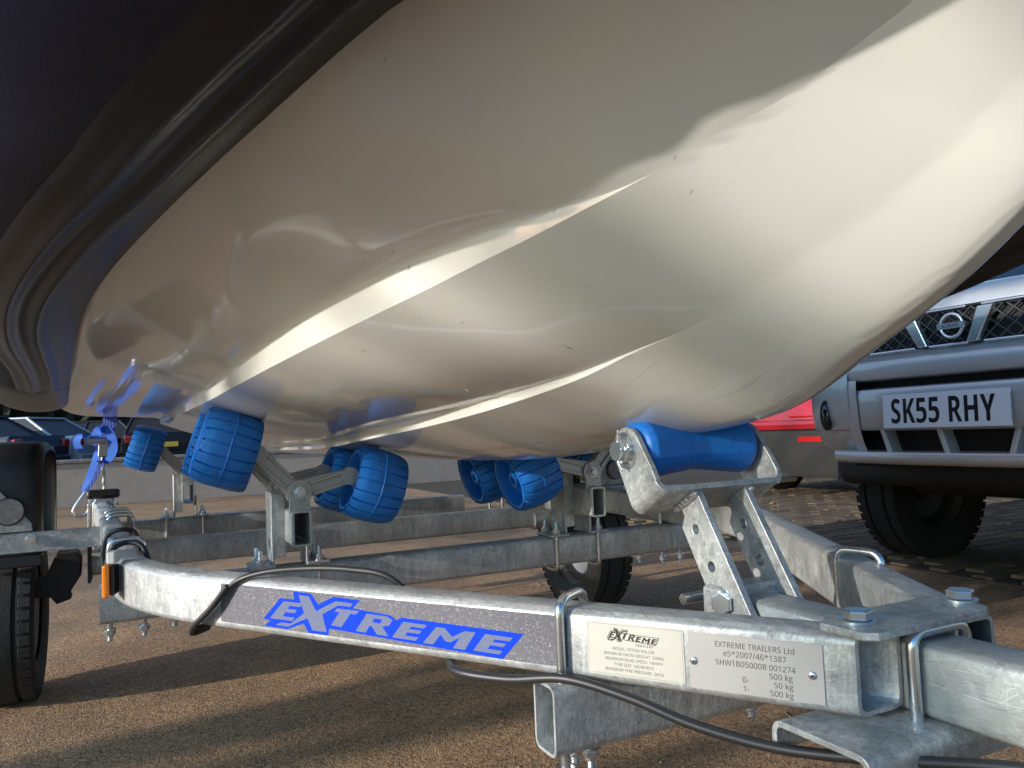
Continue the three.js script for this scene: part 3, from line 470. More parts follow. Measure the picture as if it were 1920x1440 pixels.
for (const s of [-1, 1]) {
  const wx = s < 0 ? -1.012 : 0.905, wz = s < 0 ? -2.16 : -2.16;
  roadWheel('wheel', tr, wx, 0.243 - DY, wz, 0.246, 0.145, s);
  const mg = group('mudguard', tr, [wx - s * 0.0, 0, 0]);
  // box-shaped plastic guard: front face, rounded top, rear face, with turned lips
  const path = [[-1.925, 0.235], [-1.925, 0.33], [-1.93, 0.43], [-1.945, 0.49], [-1.985, 0.52], [-2.08, 0.532], [-2.2, 0.532], [-2.28, 0.52], [-2.32, 0.49], [-2.335, 0.4], [-2.335, 0.235]];
  const curve = new THREE.CatmullRomCurve3(path.map(([z, y]) => V(0, y, z)), false, 'centripetal'); const cp = curve.getPoints(50);
  const cs = [[-0.1, 0.012], [-0.098, 0.0], [-0.085, -0.012], [-0.06, -0.015], [0, -0.017], [0.06, -0.015], [0.085, -0.012], [0.098, 0], [0.1, 0.012]];
  const rows = cp.map((P, i) => { const T = cp[Math.min(50, i + 1)].clone().sub(cp[Math.max(0, i - 1)]).normalize(), N = V(0, T.z, -T.y); return cs.map(([x, d]) => P.clone().add(V(x, 0, 0)).addScaledVector(N, d)); });
  part('guard_shell', [crease(gridGeo(rows), 0.7), box(0.2, 0.03, 0.05, 0, 0.232, -1.925, 0.004)], M.black, mg);
  // stay from the rail with its triangular ear and round white reflector
  const fr = group('front_reflector', tr);
  const rx = s < 0 ? -0.985 : 0.9;
  const ear = s < 0 ? [[-0.13, -0.055], [0.052, -0.055], [0.05, -0.035], [-0.035, 0.072], [-0.13, 0.072]] : [[0.13, -0.055], [-0.13, -0.055], [-0.115, -0.04], [-0.06, 0.075], [0.13, 0.075]];
  part('stay', [ext(ear, 0.005, 0.001).translate(rx, 0.366, -1.9), box(0.4, 0.05, 0.006, s * 0.905, 0.283, -1.904, 0.002), box(0.4, 0.006, 0.045, s * 0.905, 0.2575, -1.922, 0.002)], M.zincDull, fr);
  part('lens', [cyl(0.033, 0.008, 36).rotateX(Math.PI / 2).translate(rx, 0.366, -1.891)], std(lin(0.5, 0.46, 0.45), 0.5, 0.1, { map: zincMap }), fr);
  part('lens_ring', new THREE.TorusGeometry(0.0335, 0.0035, 8, 36).translate(rx, 0.366, -1.891), M.black, fr);
  part('bolt', bolt(0.006).rotateX(Math.PI / 2).translate(s * 0.938, 0.29, -1.899), M.plated, fr);
  // suspension: torsion tube, hanger plate and black swing arm
  const ix = s < 0 ? -0.76 : 0.66;
  part('torsion_tube', cyl(0.036, 0.1, 26).rotateZ(Math.PI / 2).translate(ix - s * 0.01, 0.2, -2.0), M.zinc, tr);
  part('hanger_plate', ext([[-0.05, -0.05], [0.05, -0.05], [0.055, 0.05], [-0.055, 0.05]], 0.008, 0.001, [[-0.03, 0.03, 0.007], [0.03, 0.03, 0.007], [0, 0.005, 0.009]]).rotateY(Math.PI / 2).translate(s * 0.805 + (s > 0 ? -0.1 : 0), 0.2, -2.0), M.blackMatt, tr);
  const sw = [[-0.03, 0.04], [0.02, 0.04], [0.03, 0.02], [0.028, -0.03], [0.0, -0.075], [0.004, -0.09], [-0.03, -0.1], [-0.045, -0.08], [-0.1, -0.075], [-0.1, -0.03], [-0.06, -0.03]].map(([a, b2]) => [a * (s < 0 ? 1 : -1), b2]);
  part('swing_arm', ext(s < 0 ? sw : sw.reverse(), 0.07, 0.004).translate(s * 0.857 + (s > 0 ? -0.1 : 0), 0.195, -2.03), M.blackMatt, tr);
}
// side marker on the near bend
{ const m = group('side_marker', tr, [-0.722, 0.3, -1.0], -0.25); part('marker_base', box(0.007, 0.05, 0.032, 0.004, -0.002, 0, 0.003), M.black, m); part('marker_lens', box(0.011, 0.056, 0.046, -0.005, -0.002, 0, 0.0045), M.orange, m); part('marker_clip', box(0.014, 0.02, 0.03, 0.002, 0.036, 0, 0.003), M.whitePlastic, m); }
// black hand knob, threaded clamp and light-board cable at the tail of the near rail
{ const k = group('clamp_knob', tr, [-0.795, 0.335, -2.66]);
  part('knob', [box(0.11, 0.034, 0.032, 0, 0.02, 0, 0.014), cyl(0.012, 0.04, 16).translate(0, -0.005, 0)], M.black, k);
  part('clamp_plate', [box(0.1, 0.01, 0.06, 0, -0.016, 0, 0.003), box(0.008, 0.1, 0.05, -0.045, -0.06, 0, 0.002)], M.zinc, k); }

// ------------------------------------------------------------------ stickers and plates
function canvasTex(w, h, draw) { const c = document.createElement('canvas'); c.width = w; c.height = h; draw(c.getContext('2d'), w, h); const t = new THREE.CanvasTexture(c); t.colorSpace = THREE.SRGBColorSpace; t.anisotropy = 8; return t; }
function logo(x, ox, oy, w, h, fill, clear, edge) { // a slanted slab word with a tall X
  const P = (pts, c) => { x.fillStyle = c; x.beginPath(); pts.forEach(([a, b], i) => { const q = [ox + a / 100 * w, oy + b / 100 * h]; i ? x.lineTo(...q) : x.moveTo(...q); }); x.closePath(); x.fill(); };
  P([[8, 21], [14.5, 21], [14, 0], [22, 2], [25, 27], [31.5, 4], [42.5, 6], [39.5, 27], [54.5, 34], [56.5, 44], [58.5, 36], [100, 42], [93, 100], [29.5, 82], [29, 100], [20.5, 100], [18.5, 78], [11, 97], [0.5, 96], [3.5, 80], [0, 78]], fill);
  const L = pts => P(pts, clear);
  if (edge) P([[9, 26], [16.5, 26], [17, 6], [21, 7], [24.2, 42], [32, 10], [40, 11.5], [38, 29], [54, 37.5], [56.5, 50], [59, 40], [98, 46], [92, 95], [28.5, 77], [28, 95], [21.5, 95], [18.8, 67], [10, 92], [4.5, 91], [7, 78], [2, 74]], edge);
  const C = edge ? '#2b2622' : clear, Q = pts => P(pts, C);
  Q([[9.6, 28], [18, 28], [17, 38], [12.4, 38], [11.4, 46], [15.5, 46], [14.6, 55], [10.4, 55], [9, 66], [14.5, 66], [13.4, 75], [3, 75]]);
  Q([[16.4, 8], [21, 9], [24, 44], [32.5, 14], [39.5, 15.5], [38.6, 24], [33.5, 24], [26.6, 50], [28.4, 92], [22.2, 92], [20.2, 64], [16.5, 74], [11.5, 91], [5.5, 90], [8.5, 82], [12.6, 82], [18.7, 52]]);
  Q([[33, 31], [42, 32], [40.6, 41], [38.4, 40.6], [34.6, 75], [30.2, 74], [34, 40], [31.8, 39.6]]);
  Q([[45, 36], [53, 37.5], [55, 44], [53.6, 58], [51, 62], [53.2, 83], [48.8, 82], [46.8, 64], [46, 64], [44.4, 81], [40.4, 80]]); P([[48, 45], [51, 45.6], [50.2, 55], [47.2, 54.4]], edge ? edge : fill);
  Q([[59, 45], [67.6, 46.4], [66.6, 55], [61.8, 54.4], [61.2, 60], [65.6, 60.6], [64.8, 68.6], [60.4, 68], [59.6, 76], [64.4, 76.6], [63.4, 85], [54.6, 83.8]]);
  Q([[71, 48], [74, 48.6], [76.4, 66], [80.8, 50], [84.4, 50.6], [80.6, 91], [76.6, 90.4], [79, 66], [75.8, 78], [74, 77.8], [72.4, 64], [69.6, 88], [66, 87.4]]);
  Q([[87.6, 51], [96.4, 52.6], [95.4, 61], [90.6, 60.2], [90, 66], [94.2, 66.8], [93.4, 74.6], [89.2, 73.8], [88.2, 82], [93, 82.8], [92, 91], [83.4, 89.6]]);
}
function plate(name, s0, s1p, y0, y1, tex, mat, th = 0.0012, r = 0.001) { // on the outer face of the near arm; reads left to right towards the coupling
  const w = s0 - s1p, h = y1 - y0, c = onArm((s0 + s1p) / 2, th / 2 + 0.0002, (y0 + y1) / 2);
  const sh = new THREE.Shape(), a = w / 2, b = h / 2; sh.moveTo(-a + r, -b); sh.lineTo(a - r, -b); sh.quadraticCurveTo(a, -b, a, -b + r); sh.lineTo(a, b - r); sh.quadraticCurveTo(a, b, a - r, b); sh.lineTo(-a + r, b); sh.quadraticCurveTo(-a, b, -a, b - r); sh.lineTo(-a, -b + r); sh.quadraticCurveTo(-a, -b, -a + r, -b);
  const g = new THREE.ExtrudeGeometry(sh, { depth: th, bevelEnabled: false, curveSegments: 6 }).translate(0, 0, -th / 2);
  const p = g.attributes.position, uv = g.attributes.uv; for (let i = 0; i < p.count; i++) uv.setXY(i, p.getX(i) / w + 0.5, p.getY(i) / h + 0.5);
  g.applyMatrix4(frameM(c, AD.clone().negate(), V(0, 1, 0)));
  return part(name, g, mat(tex), tr, true);
}
{
  const st1 = canvasTex(2048, 256, (x, W, H) => {
    x.fillStyle = '#65636a'; x.fillRect(0, 0, W, H);
    for (let i = 0; i < 9000; i++) { const v = 90 + rnd() * 90; x.fillStyle = `rgba(${v},${v - 2},${v + 4},0.35)`; x.fillRect(rnd() * W, rnd() * H, 1 + rnd() * 3, 1 + rnd() * 2); }
    // dried rain spots and beads of water
    for (let i = 0; i < 4200; i++) { const px = rnd() * W, py = rnd() * H, r = 0.8 + rnd() * rnd() * 4.2; const b = 170 + rnd() * 85; x.strokeStyle = `rgba(${b},${b - 4},${b - 12},${0.25 + rnd() * 0.5})`; x.lineWidth = 0.8 + rnd(); x.beginPath(); x.ellipse(px, py, r, r * 1.15, 0, rnd() * 3, 3 + rnd() * 4); x.stroke(); if (rnd() < 0.35) { x.fillStyle = `rgba(235,232,222,${0.3 + rnd() * 0.6})`; x.fillRect(px, py, 1.5, 1.5); } }
    logo(x, 322, 6, 1530, 250, '#0036cc', 'rgba(120,118,120,0.85)');
    for (let i = 0; i < 500; i++) { const px = 300 + rnd() * 1580, py = rnd() * H, r = 0.8 + rnd() * rnd() * 3.4; x.strokeStyle = `rgba(225,225,225,${0.12 + rnd() * 0.3})`; x.lineWidth = 0.9; x.beginPath(); x.ellipse(px, py, r, r * 1.1, 0, rnd() * 3, 3 + rnd() * 4); x.stroke(); }
  });
  const m1 = t => new THREE.MeshPhysicalMaterial({ map: t, roughness: 0.85, specularIntensity: 0.5, side: THREE.DoubleSide, bumpMap: zincBump, bumpScale: 0.0005 });
  plate('logo_sticker', 0.866, 0.298, 0.263, 0.3185, st1, m1, 0.0006, 0.004);
  const st2 = canvasTex(1024, 528, (x, W, H) => {
    x.fillStyle = '#c6c0b6'; x.fillRect(0, 0, W, H); for (let i = 0; i < 500; i++) { x.fillStyle = `rgba(${150 + rnd() * 90},${145 + rnd() * 85},${130 + rnd() * 80},0.1)`; x.fillRect(rnd() * W, rnd() * H, 6 + rnd() * 50, 4 + rnd() * 26); } x.strokeStyle = '#8d877e'; x.lineWidth = 4; x.strokeRect(16, 16, W - 32, H - 32);
    logo(x, 220, 50, 560, 135, '#3a3632', '#c6c0b6', '#c6c0b6');
    x.fillStyle = '#2f2b27'; x.textAlign = 'center'; x.save(); x.font = 'bold italic 32px sans-serif'; x.letterSpacing = '6px'; x.fillText('TRAILERS', 620, 212); x.restore();
    x.font = '41px sans-serif'; ['MODEL: EXT500 ROLLER', 'MAXIMUM GROSS WEIGHT: 500KG', 'MAXIMUM ROAD SPEED: 140KPH', 'TYRE SIZE: 145/80/B10', 'MAXIMUM TYRE PRESSURE: 36PSI'].forEach((s, i) => x.fillText(s, 500, 268 + i * 52));
  });
  plate('specification_sticker', 0.2735, 0.1655, 0.2615, 0.317, st2, t => new THREE.MeshPhysicalMaterial({ map: t, roughness: 0.45, side: THREE.DoubleSide }), 0.0006, 0.004);
  const st3 = canvasTex(1024, 440, (x, W, H) => {
    x.fillStyle = '#b6b2b0'; x.fillRect(0, 0, W, H); for (let i = 0; i < 1600; i++) { const v = 165 + rnd() * 45; x.fillStyle = `rgba(${v},${v - 3},${v - 5},0.25)`; x.fillRect(rnd() * W, rnd() * H, 20 + rnd() * 90, 1); }
    x.fillStyle = '#3d3b3a'; x.textAlign = 'center'; x.font = '60px sans-serif'; x.fillText('EXTREME TRAILERS Ltd', 520, 92); x.fillText('e5*2007/46*1387', 520, 160); x.fillText('SHW1B05000R 001274', 520, 232);
    x.textAlign = 'right'; x.fillText('500 kg', 800, 296); x.fillText('50 kg', 800, 360); x.fillText('500 kg', 800, 424); x.textAlign = 'left'; x.fillText('0-', 420, 348); x.fillText('1-', 420, 416);
  });
  const dp = plate('data_plate', 0.1605, 0.0325, 0.2605, 0.3155, st3, t => std(lin(1, 1, 1), 0.42, 0.25, { map: t }), 0.0012, 0.001);
  for (const [s, y] of [[0.1555, 0.2875], [0.0425, 0.2865]]) { const c = onArm(s, 0.0016, y); const q = new THREE.SphereGeometry(0.0042, 20, 12).scale(1, 0.42, 1); part('rivet', [q.clone().rotateX(Math.PI / 2).applyMatrix4(frameM(c, AD.clone().negate(), V(0, 1, 0)))], M.plated, dp); part('rivet_core', cyl(0.0013, 0.0008, 12).rotateX(Math.PI / 2).applyMatrix4(frameM(c.clone().addScaledVector(AN, 0.0016), AD.clone().negate(), V(0, 1, 0))), M.black, dp); }
}
// wiring
{
  const P = (s, off, y) => onArm(s, off, y);
  const up = d => tubePts([P(0.56, -0.075, 0.30), P(0.6, -0.058, 0.334), P(0.65, -0.046, 0.342 + d), P(0.72, -0.028, 0.343 + d), P(0.79, -0.006, 0.336), P(0.83, 0.006, 0.322), P(0.875, 0.0085, 0.285 + d), P(0.915, 0.007, 0.256), P(0.93, -0.004, 0.246), P(0.93, -0.03, 0.246)], 0.0042, 10);
  part('cable', up(0), M.cable, tr);
  part('cable', tubePts([P(0.84, 0.012, 0.316), P(0.872, 0.0155, 0.283), P(0.908, 0.015, 0.256), P(0.932, 0.0, 0.239), P(0.935, -0.03, 0.24)], 0.0042, 10), M.cable, tr);
  part('cable', tubePts([V(-0.3, 0.243, -0.46), V(-0.325, 0.249, -0.42), V(-0.347, 0.2475, -0.36), V(-0.31, 0.2475, -0.296), V(-0.269, 0.258, -0.231), V(-0.229, 0.248, -0.171), V(-0.192, 0.231, -0.116), V(-0.15, 0.222, -0.054), V(-0.112, 0.225, 0.004), V(-0.085, 0.23, 0.044), V(-0.04, 0.238, 0.11), V(0.02, 0.24, 0.22), V(0.06, 0.23, 0.4)], 0.0052, 12), M.cable, tr);
  for (const [z, x, t] of [[-1.16, -0.7, 0.012], [-1.42, -0.715, -0.01]]) part('cable', tubePts([V(x - 0.034, 0.25, z), V(x - 0.036, 0.3, z + t), V(x - 0.024, 0.332, z + t), V(x, 0.341, z), V(x + 0.024, 0.334, z + t), V(x + 0.037, 0.305, z + 0.03), V(x + 0.05, 0.262, z + 0.06)], 0.005, 10), M.cable, tr);
}
// ------------------------------------------------------------------ tie-down strap and cord hanging at the stern
{
  const web = dataTex(256, i => 0.5 + 0.5 * Math.sin((i % 256) / 256 * 80), false, 8);
  const bm = std(lin(0.006, 0.04, 0.26), 0.7, 0, { bumpMap: web, bumpScale: 0.0006 }), bl = std(lin(0.025, 0.13, 0.6), 0.65);
  const st = group('tie_down_strap', scene, [-0.8, DY, -2.78]);
  const band = (pts, w, m, n, th = 0.0025) => { const rows = []; const c = new THREE.CatmullRomCurve3(pts, false, 'centripetal'); c.getPoints(36).forEach((p, i, arr) => { const T = arr[Math.min(36, i + 1)].clone().sub(arr[Math.max(0, i - 1)]).normalize(); const S = V(0.92, 0.1, 0.38).cross(T).cross(T).negate().normalize(); const N = S.clone().cross(T).normalize(); rows.push([[-1, -1], [1, -1], [1, 1], [-1, 1]].map(([a, b]) => p.clone().addScaledVector(S, a * w / 2).addScaledVector(N, b * th / 2))); }); return part(n, crease(gridGeo(rows, true), 0.5), m, st); };
  band([V(0.05, 0.78, 0.02), V(0.035, 0.68, 0.02), V(0.02, 0.6, 0.01), V(0.0, 0.545, 0), V(-0.015, 0.52, 0)], 0.05, bm, 'webbing');
  band([V(-0.01, 0.53, 0.01), V(-0.025, 0.47, 0.01), V(-0.045, 0.41, 0), V(-0.062, 0.36, 0)], 0.026, bl, 'webbing_tail');
  part('cam_buckle', [box(0.045, 0.07, 0.02, -0.018, 0.52, 0.012, 0.005).rotateZ(-0.05), cyl(0.008, 0.06, 14).rotateZ(Math.PI / 2).translate(-0.02, 0.545, 0.026)], std(lin(0.35, 0.33, 0.3), 0.35, 0.8), st);
  band([V(-0.03, 0.545, 0.012), V(-0.012, 0.585, 0.022), V(0.012, 0.588, 0.03), V(0.032, 0.555, 0.034), V(0.034, 0.51, 0.03), V(0.012, 0.475, 0.02), V(-0.02, 0.47, 0.014)], 0.034, bl, 'webbing_fold', 0, 0.004);
  band([V(-0.05, 0.565, 0.01), V(-0.07, 0.572, 0.015), V(-0.084, 0.55, 0.016), V(-0.076, 0.522, 0.014), V(-0.056, 0.518, 0.01)], 0.026, bl, 'webbing_fold', 0, 0.004);
  band([V(0.01, 0.49, 0.012), V(-0.012, 0.44, 0.018), V(-0.036, 0.39, 0.012), V(-0.058, 0.36, 0.006)], 0.014, bm, 'webbing_tail', 0, 0.004);
  part('snap_hook', tubePts([V(-0.05, 0.365, 0), V(-0.075, 0.335, 0), V(-0.098, 0.29, 0), V(-0.09, 0.272, 0), V(-0.06, 0.275, 0), V(-0.045, 0.3, 0), V(-0.045, 0.345, 0)], 0.0055, 10, 8, true), M.plated, st);
  tag(st, 'blue webbing strap with cam buckle and snap hook at the stern of the boat', 'strap');
  const cord = group('white_cord', scene, [-0.8, DY, -2.79]);
  part('cord', tubePts([V(0.0, 0.6, 0), V(-0.002, 0.52, 0), V(0.001, 0.45, 0.002), V(0.005, 0.36, 0.02)], 0.0065, 10), std(lin(0.7, 0.66, 0.5), 0.8), cord);
  tag(cord, 'thin white cord hanging behind the blue strap down to the black knob', 'cord');
}

// ------------------------------------------------------------------ parked vehicles
const paint = (c, o = {}) => new THREE.MeshPhysicalMaterial({ color: c, roughness: 0.38, metalness: 0.0, clearcoat: 1, clearcoatRoughness: 0.05, side: THREE.DoubleSide, ...o });
M.glass = new THREE.MeshPhysicalMaterial({ color: lin(0.012, 0.016, 0.018), roughness: 0.04, clearcoat: 1, side: THREE.DoubleSide });
M.farGlass = std(lin(0.008, 0.01, 0.012), 0.4);
M.silver = paint(lin(0.5, 0.51, 0.53), { metalness: 0.35, roughness: 0.36 });
M.silverBumper = paint(lin(0.5, 0.5, 0.505), { metalness: 0.3, roughness: 0.36, clearcoat: 0.8, bumpMap: zincBump, bumpScale: 0.0002 });
M.chrome = std(lin(0.75, 0.76, 0.78), 0.22, 0.9);
M.redLens = new THREE.MeshPhysicalMaterial({ color: lin(0.35, 0.005, 0.008), roughness: 0.12, clearcoat: 1, side: THREE.DoubleSide });
M.dark = std(lin(0.006, 0.006, 0.007), 0.7);
const shell = (pts, w, bev = 0.05) => ext(pts, w, bev);
function archBody(L, y0, top, wheels, rw) { // closed side outline, x from nose (0) to tail (L), wheel arches cut in the sill
  const s = new THREE.Shape(); s.moveTo(top[0][0], top[0][1]);
  top.slice(1).forEach(p => s.lineTo(...p));
  s.lineTo(L - 0.02, y0);
  wheels.slice().sort((a, b) => b - a).forEach(wx => { s.lineTo(wx + rw, y0); s.absarc(wx, y0 + 0.04, rw, -0.1, Math.PI + 0.1, false); s.lineTo(wx - rw, y0); });
  s.lineTo(top[0][0], y0); s.closePath(); return s;
}
function cabin(parent, body, lower, upper, w, taper = 0.78, glass = M.glass) { // lower: [x0,x1,y], upper: [x0,x1,y]; glasshouse with roof and pillars
  const c = (x, y, h) => [V(x, y, -h), V(x, y, h)], h0 = w / 2 - 0.03, h1 = h0 * taper;
  const GL = glass, q = (a, b, d, e) => gridGeo([[a, b], [e, d]]);
  const [A, B] = c(lower[0], lower[2], h0), [C, D] = c(lower[1], lower[2], h0), [E, F] = c(upper[0], upper[2], h1), [G, H] = c(upper[1], upper[2], h1);
  part('windscreen', q(A, B, F, E), GL, parent); part('rear_window', q(D, C, G, H), GL, parent);
  part('side_window', q(C, A, E, G), GL, parent); part('side_window', q(B, D, H, F), GL, parent);
  const rf = box(upper[1] - upper[0] + 0.1, 0.05, h1 * 2 + 0.06, (upper[0] + upper[1]) / 2, upper[2] + 0.012, 0, 0.022);
  part('roof', rf, body, parent);
  const pil = []; for (const [a, b] of [[A, E], [B, F], [C, G], [D, H]]) pil.push(tubePts([a, a.clone().lerp(b, 0.5), b], 0.035, 8, 4)); for (const k of [-1, 1]) { const t = 0.52, lo = V(lower[0] + (lower[1] - lower[0]) * t, lower[2], k * h0), hi = V(upper[0] + (upper[1] - upper[0]) * t, upper[2], k * h1); pil.push(tubePts([lo, lo.clone().lerp(hi, 0.5), hi], 0.028, 8, 4)); }
  part('pillar', pil, body, parent);
}
// silver off-roader facing the trailer's far side
{
  const c = group('silver_suv', scene, [2.0, 0, -1.36]);
  tag(c, 'silver off-road car with honeycomb grille parked nose towards the boat bow', 'car');
  const hw = 0.885, xf = z => 0.3 * Math.pow(Math.min(1, Math.abs(z) / hw), 3);
  const band = (prof, z0 = -hw, z1 = hw, n = 40) => gridGeo(prof.map(([y, xo]) => { const r = []; for (let i = 0; i <= n; i++) { const z = z0 + (z1 - z0) * i / n; r.push(V(xf(z) + xo, y, z)); } return r; }));
  const round = (a) => a;
  // bumper in three silver bands with dark recesses between them
  const bump = [
    band([[0.51, 0.1], [0.512, 0.035], [0.518, 0.012], [0.53, 0.002], [0.55, 0.0], [0.562, 0.006], [0.567, 0.03], [0.567, 0.09]], -0.58, 0.58),
    band([[0.648, 0.09], [0.648, 0.03], [0.652, 0.012], [0.66, 0.005], [0.80, -0.004], [0.815, 0.002], [0.82, 0.014], [0.822, 0.06]]),
    band([[0.852, 0.06], [0.853, 0.016], [0.858, 0.004], [0.87, -0.002], [0.915, -0.004], [0.925, 0.0], [0.932, 0.012], [0.938, 0.05], [0.965, 0.085]]),
    ...[-1, 1].map(s => band([[0.5, 0.2], [0.53, 0.13], [0.58, 0.06], [0.64, 0.02], [0.72, -0.006], [0.8, -0.012], [0.88, -0.008], [0.93, 0.006], [0.945, 0.04]], s < 0 ? -hw : 0.44, s < 0 ? -0.44 : hw, 20)),
    ...[-1, 1].map(s => band([[0.5, 0.12], [0.54, 0.05], [0.6, 0.02], [0.66, 0.0], [0.8, -0.01], [0.86, -0.006]], s < 0 ? -0.45 : 0.39, s < 0 ? -0.39 : 0.45, 6)),
  ];
  part('bumper', bump.map(g => crease(g, 0.7)), M.silverBumper, c);
  part('intake_recess', band([[0.5, 0.06], [0.56, 0.1], [0.66, 0.1]], -0.5, 0.5), M.dark, c);
  part('bumper_groove', band([[0.815, 0.055], [0.83, 0.062], [0.86, 0.055]], -0.6, 0.6), M.dark, c);
  const strut = []; for (const z of [-0.27, -0.02, 0.24]) { strut.push(box(0.07, 0.12, 0.022, 0, 0, 0, 0.008).rotateX(z < 0 ? -0.3 : 0.3).translate(xf(z) + 0.05, 0.607, z)); }
  part('intake_strut', strut, M.silverBumper, c);
  for (const s of [-1, 1]) { const f = group('fog_lamp', c, [xf(0.62) - 0.008, 0.72, s * 0.62], s * -0.55); part('fog_recess', cyl(0.05, 0.03, 24).rotateZ(Math.PI / 2).scale(1, 1.35, 0.5), M.black, f); part('fog_lens', new THREE.SphereGeometry(0.042, 20, 14).scale(0.35, 1.2, 0.45).translate(-0.012, 0, 0), M.glass, f); }
  // grille: dark honeycomb between chrome bars that make a wide V round the badge
  part('grille_back', band([[0.965, 0.1], [1.1, 0.1]], -0.6, 0.6), M.dark, c);
  const lat = []; const barAt = (z0, y0, z1, y1, t = 0.005) => { const a = V(xf(z0) + 0.076, y0, z0), b = V(xf(z1) + 0.076, y1, z1), m = box(a.distanceTo(b), t, 0.012, 0, 0, 0, 0.001); m.applyMatrix4(frameM(a.clone().add(b).multiplyScalar(0.5), b.clone().sub(a), V(-1, 0, 0).cross(b.clone().sub(a)).normalize())); return m; };
  for (let k = -12; k <= 12; k++) for (const s of [1, -1]) { const z0 = k * 0.06, y0 = 0.968, y1 = 1.098, z1 = z0 + s * 0.15; if (Math.abs(z0) < 0.58 && Math.abs(z1) < 0.58) lat.push(barAt(z0, y0, z1, y1)); }
  part('grille_mesh', lat, std(lin(0.05, 0.052, 0.056), 0.4, 0.3), c);
  const poly = (pts, d, m, n, xo) => { const g = ext(pts.map(([z, y]) => [-z, y]), d, 0.004).rotateY(-Math.PI / 2); return part(n, g.translate(xo, 0, 0), m, c); };
  for (const s of [-1, 1]) poly([[s * 0.078, 0.967], [s * 0.118, 0.967], [s * 0.185, 1.092], [s * 0.128, 1.092]].sort(() => 0), 0.03, M.chrome, 'chrome_bar', 0.062);
  part('grille_frame', [0.966, 1.1].flatMap(y => [[-0.58, -0.14], [-0.075, 0.075], [0.14, 0.58]].map(([a, b]) => { const p = []; for (let i = 0; i <= 8; i++) { const z = a + (b - a) * i / 8; p.push(V(xf(z) + 0.058, y, z)); } return tubePts(p, 0.0045, 8, 2); })), M.chrome, c);
  // badge: ring with a cross bar
  const bd = group('badge', c, [0.035, 1.033, 0.035]);
  part('badge_ring', new THREE.TorusGeometry(0.043, 0.006, 10, 40).rotateY(Math.PI / 2), M.chrome, bd);
  const bt = canvasTex(512, 96, (x, W, H) => { x.fillStyle = '#b9bec6'; x.fillRect(0, 0, W, H); x.fillStyle = '#1c2028'; x.font = 'bold 74px sans-serif'; x.textAlign = 'center'; x.letterSpacing = '8px'; x.fillText('NISSAN', W / 2, 75); });
  const bar = new THREE.BoxGeometry(0.008, 0.022, 0.106); part('badge_bar', bar.translate(-0.004, 0, 0), std(lin(1, 1, 1), 0.2, 0.6, { map: bt }), bd, true);
  // number plate
  const np = group('number_plate', c, [-0.0075, 0.725, 0.005]); np.rotation.z = -0.03;
  const nt = canvasTex(1024, 256, (x, W, H) => { x.fillStyle = '#e6e8ea'; x.fillRect(0, 0, W, H); x.fillStyle = '#14161a'; x.font = 'bold 258px sans-serif'; x.textAlign = 'left'; x.textBaseline = 'alphabetic'; x.save(); x.scale(0.74, 1); x.fillText('SK55', 66 / 0.74, 220, 440 / 0.74); x.fillText('RHY', 548 / 0.74, 220, 410 / 0.74); x.restore(); });
  const pg = new THREE.BoxGeometry(0.006, 0.131, 0.5); part('plate_face', pg, new THREE.MeshPhysicalMaterial({ map: nt, roughness: 0.35, side: THREE.DoubleSide }), np, true);
  part('plate_screw', cyl(0.008, 0.004, 14).rotateZ(Math.PI / 2).translate(-0.0045, 0.045, 0.175), M.whitePlastic, np);
  // bonnet, wings, headlamps
  const bz = 0.62; part('bonnet', [crease(band([[1.102, 0.085], [1.108, 0.065], [1.125, 0.07], [1.155, 0.1], [1.18, 0.16], [1.22, 0.32], [1.26, 0.6], [1.3, 1.0]], -0.8, 0.8, 30), 0.6)], M.silver, c);
  for (const s of [-1, 1]) {
    const h = group('headlamp', c, [0, 0, 0]);
    part('lamp_glass', band([[0.975, 0.075], [1.0, 0.05], [1.08, 0.07], [1.15, 0.14], [1.17, 0.2]], s < 0 ? -0.86 : 0.6, s < 0 ? -0.6 : 0.86, 14), new THREE.MeshPhysicalMaterial({ color: lin(0.3, 0.33, 0.36), roughness: 0.06, clearcoat: 1, metalness: 0.3, side: THREE.DoubleSide }), h);
  }
  const side = archBody(4.4, 0.4, [[0.5, 0.6], [0.36, 0.98], [0.55, 1.12], [1.05, 1.18], [4.2, 1.16], [4.42, 1.0], [4.4, 0.45]], [0.86, 3.46], 0.4);
  part('body', shell(side, 1.66, 0.06), M.silver, c);
  cabin(c, M.silver, [0.95, 4.25, 1.19], [1.7, 4.0, 1.66], 1.7);
  part('underbody', box(3.7, 0.3, 1.1, 2.35, 0.5, 0, 0.05), M.dark, c);
  part('undertray', box(0.34, 0.14, 1.5, 0.44, 0.47, 0, 0.05), M.dark, c);
  for (const [x, s] of [[0.86, -1], [0.86, 1], [3.46, -1], [3.46, 1]]) roadWheel('wheel', c, x, 0.35, s * 0.74, 0.35, 0.22, -s, true, Math.PI / 2);
}
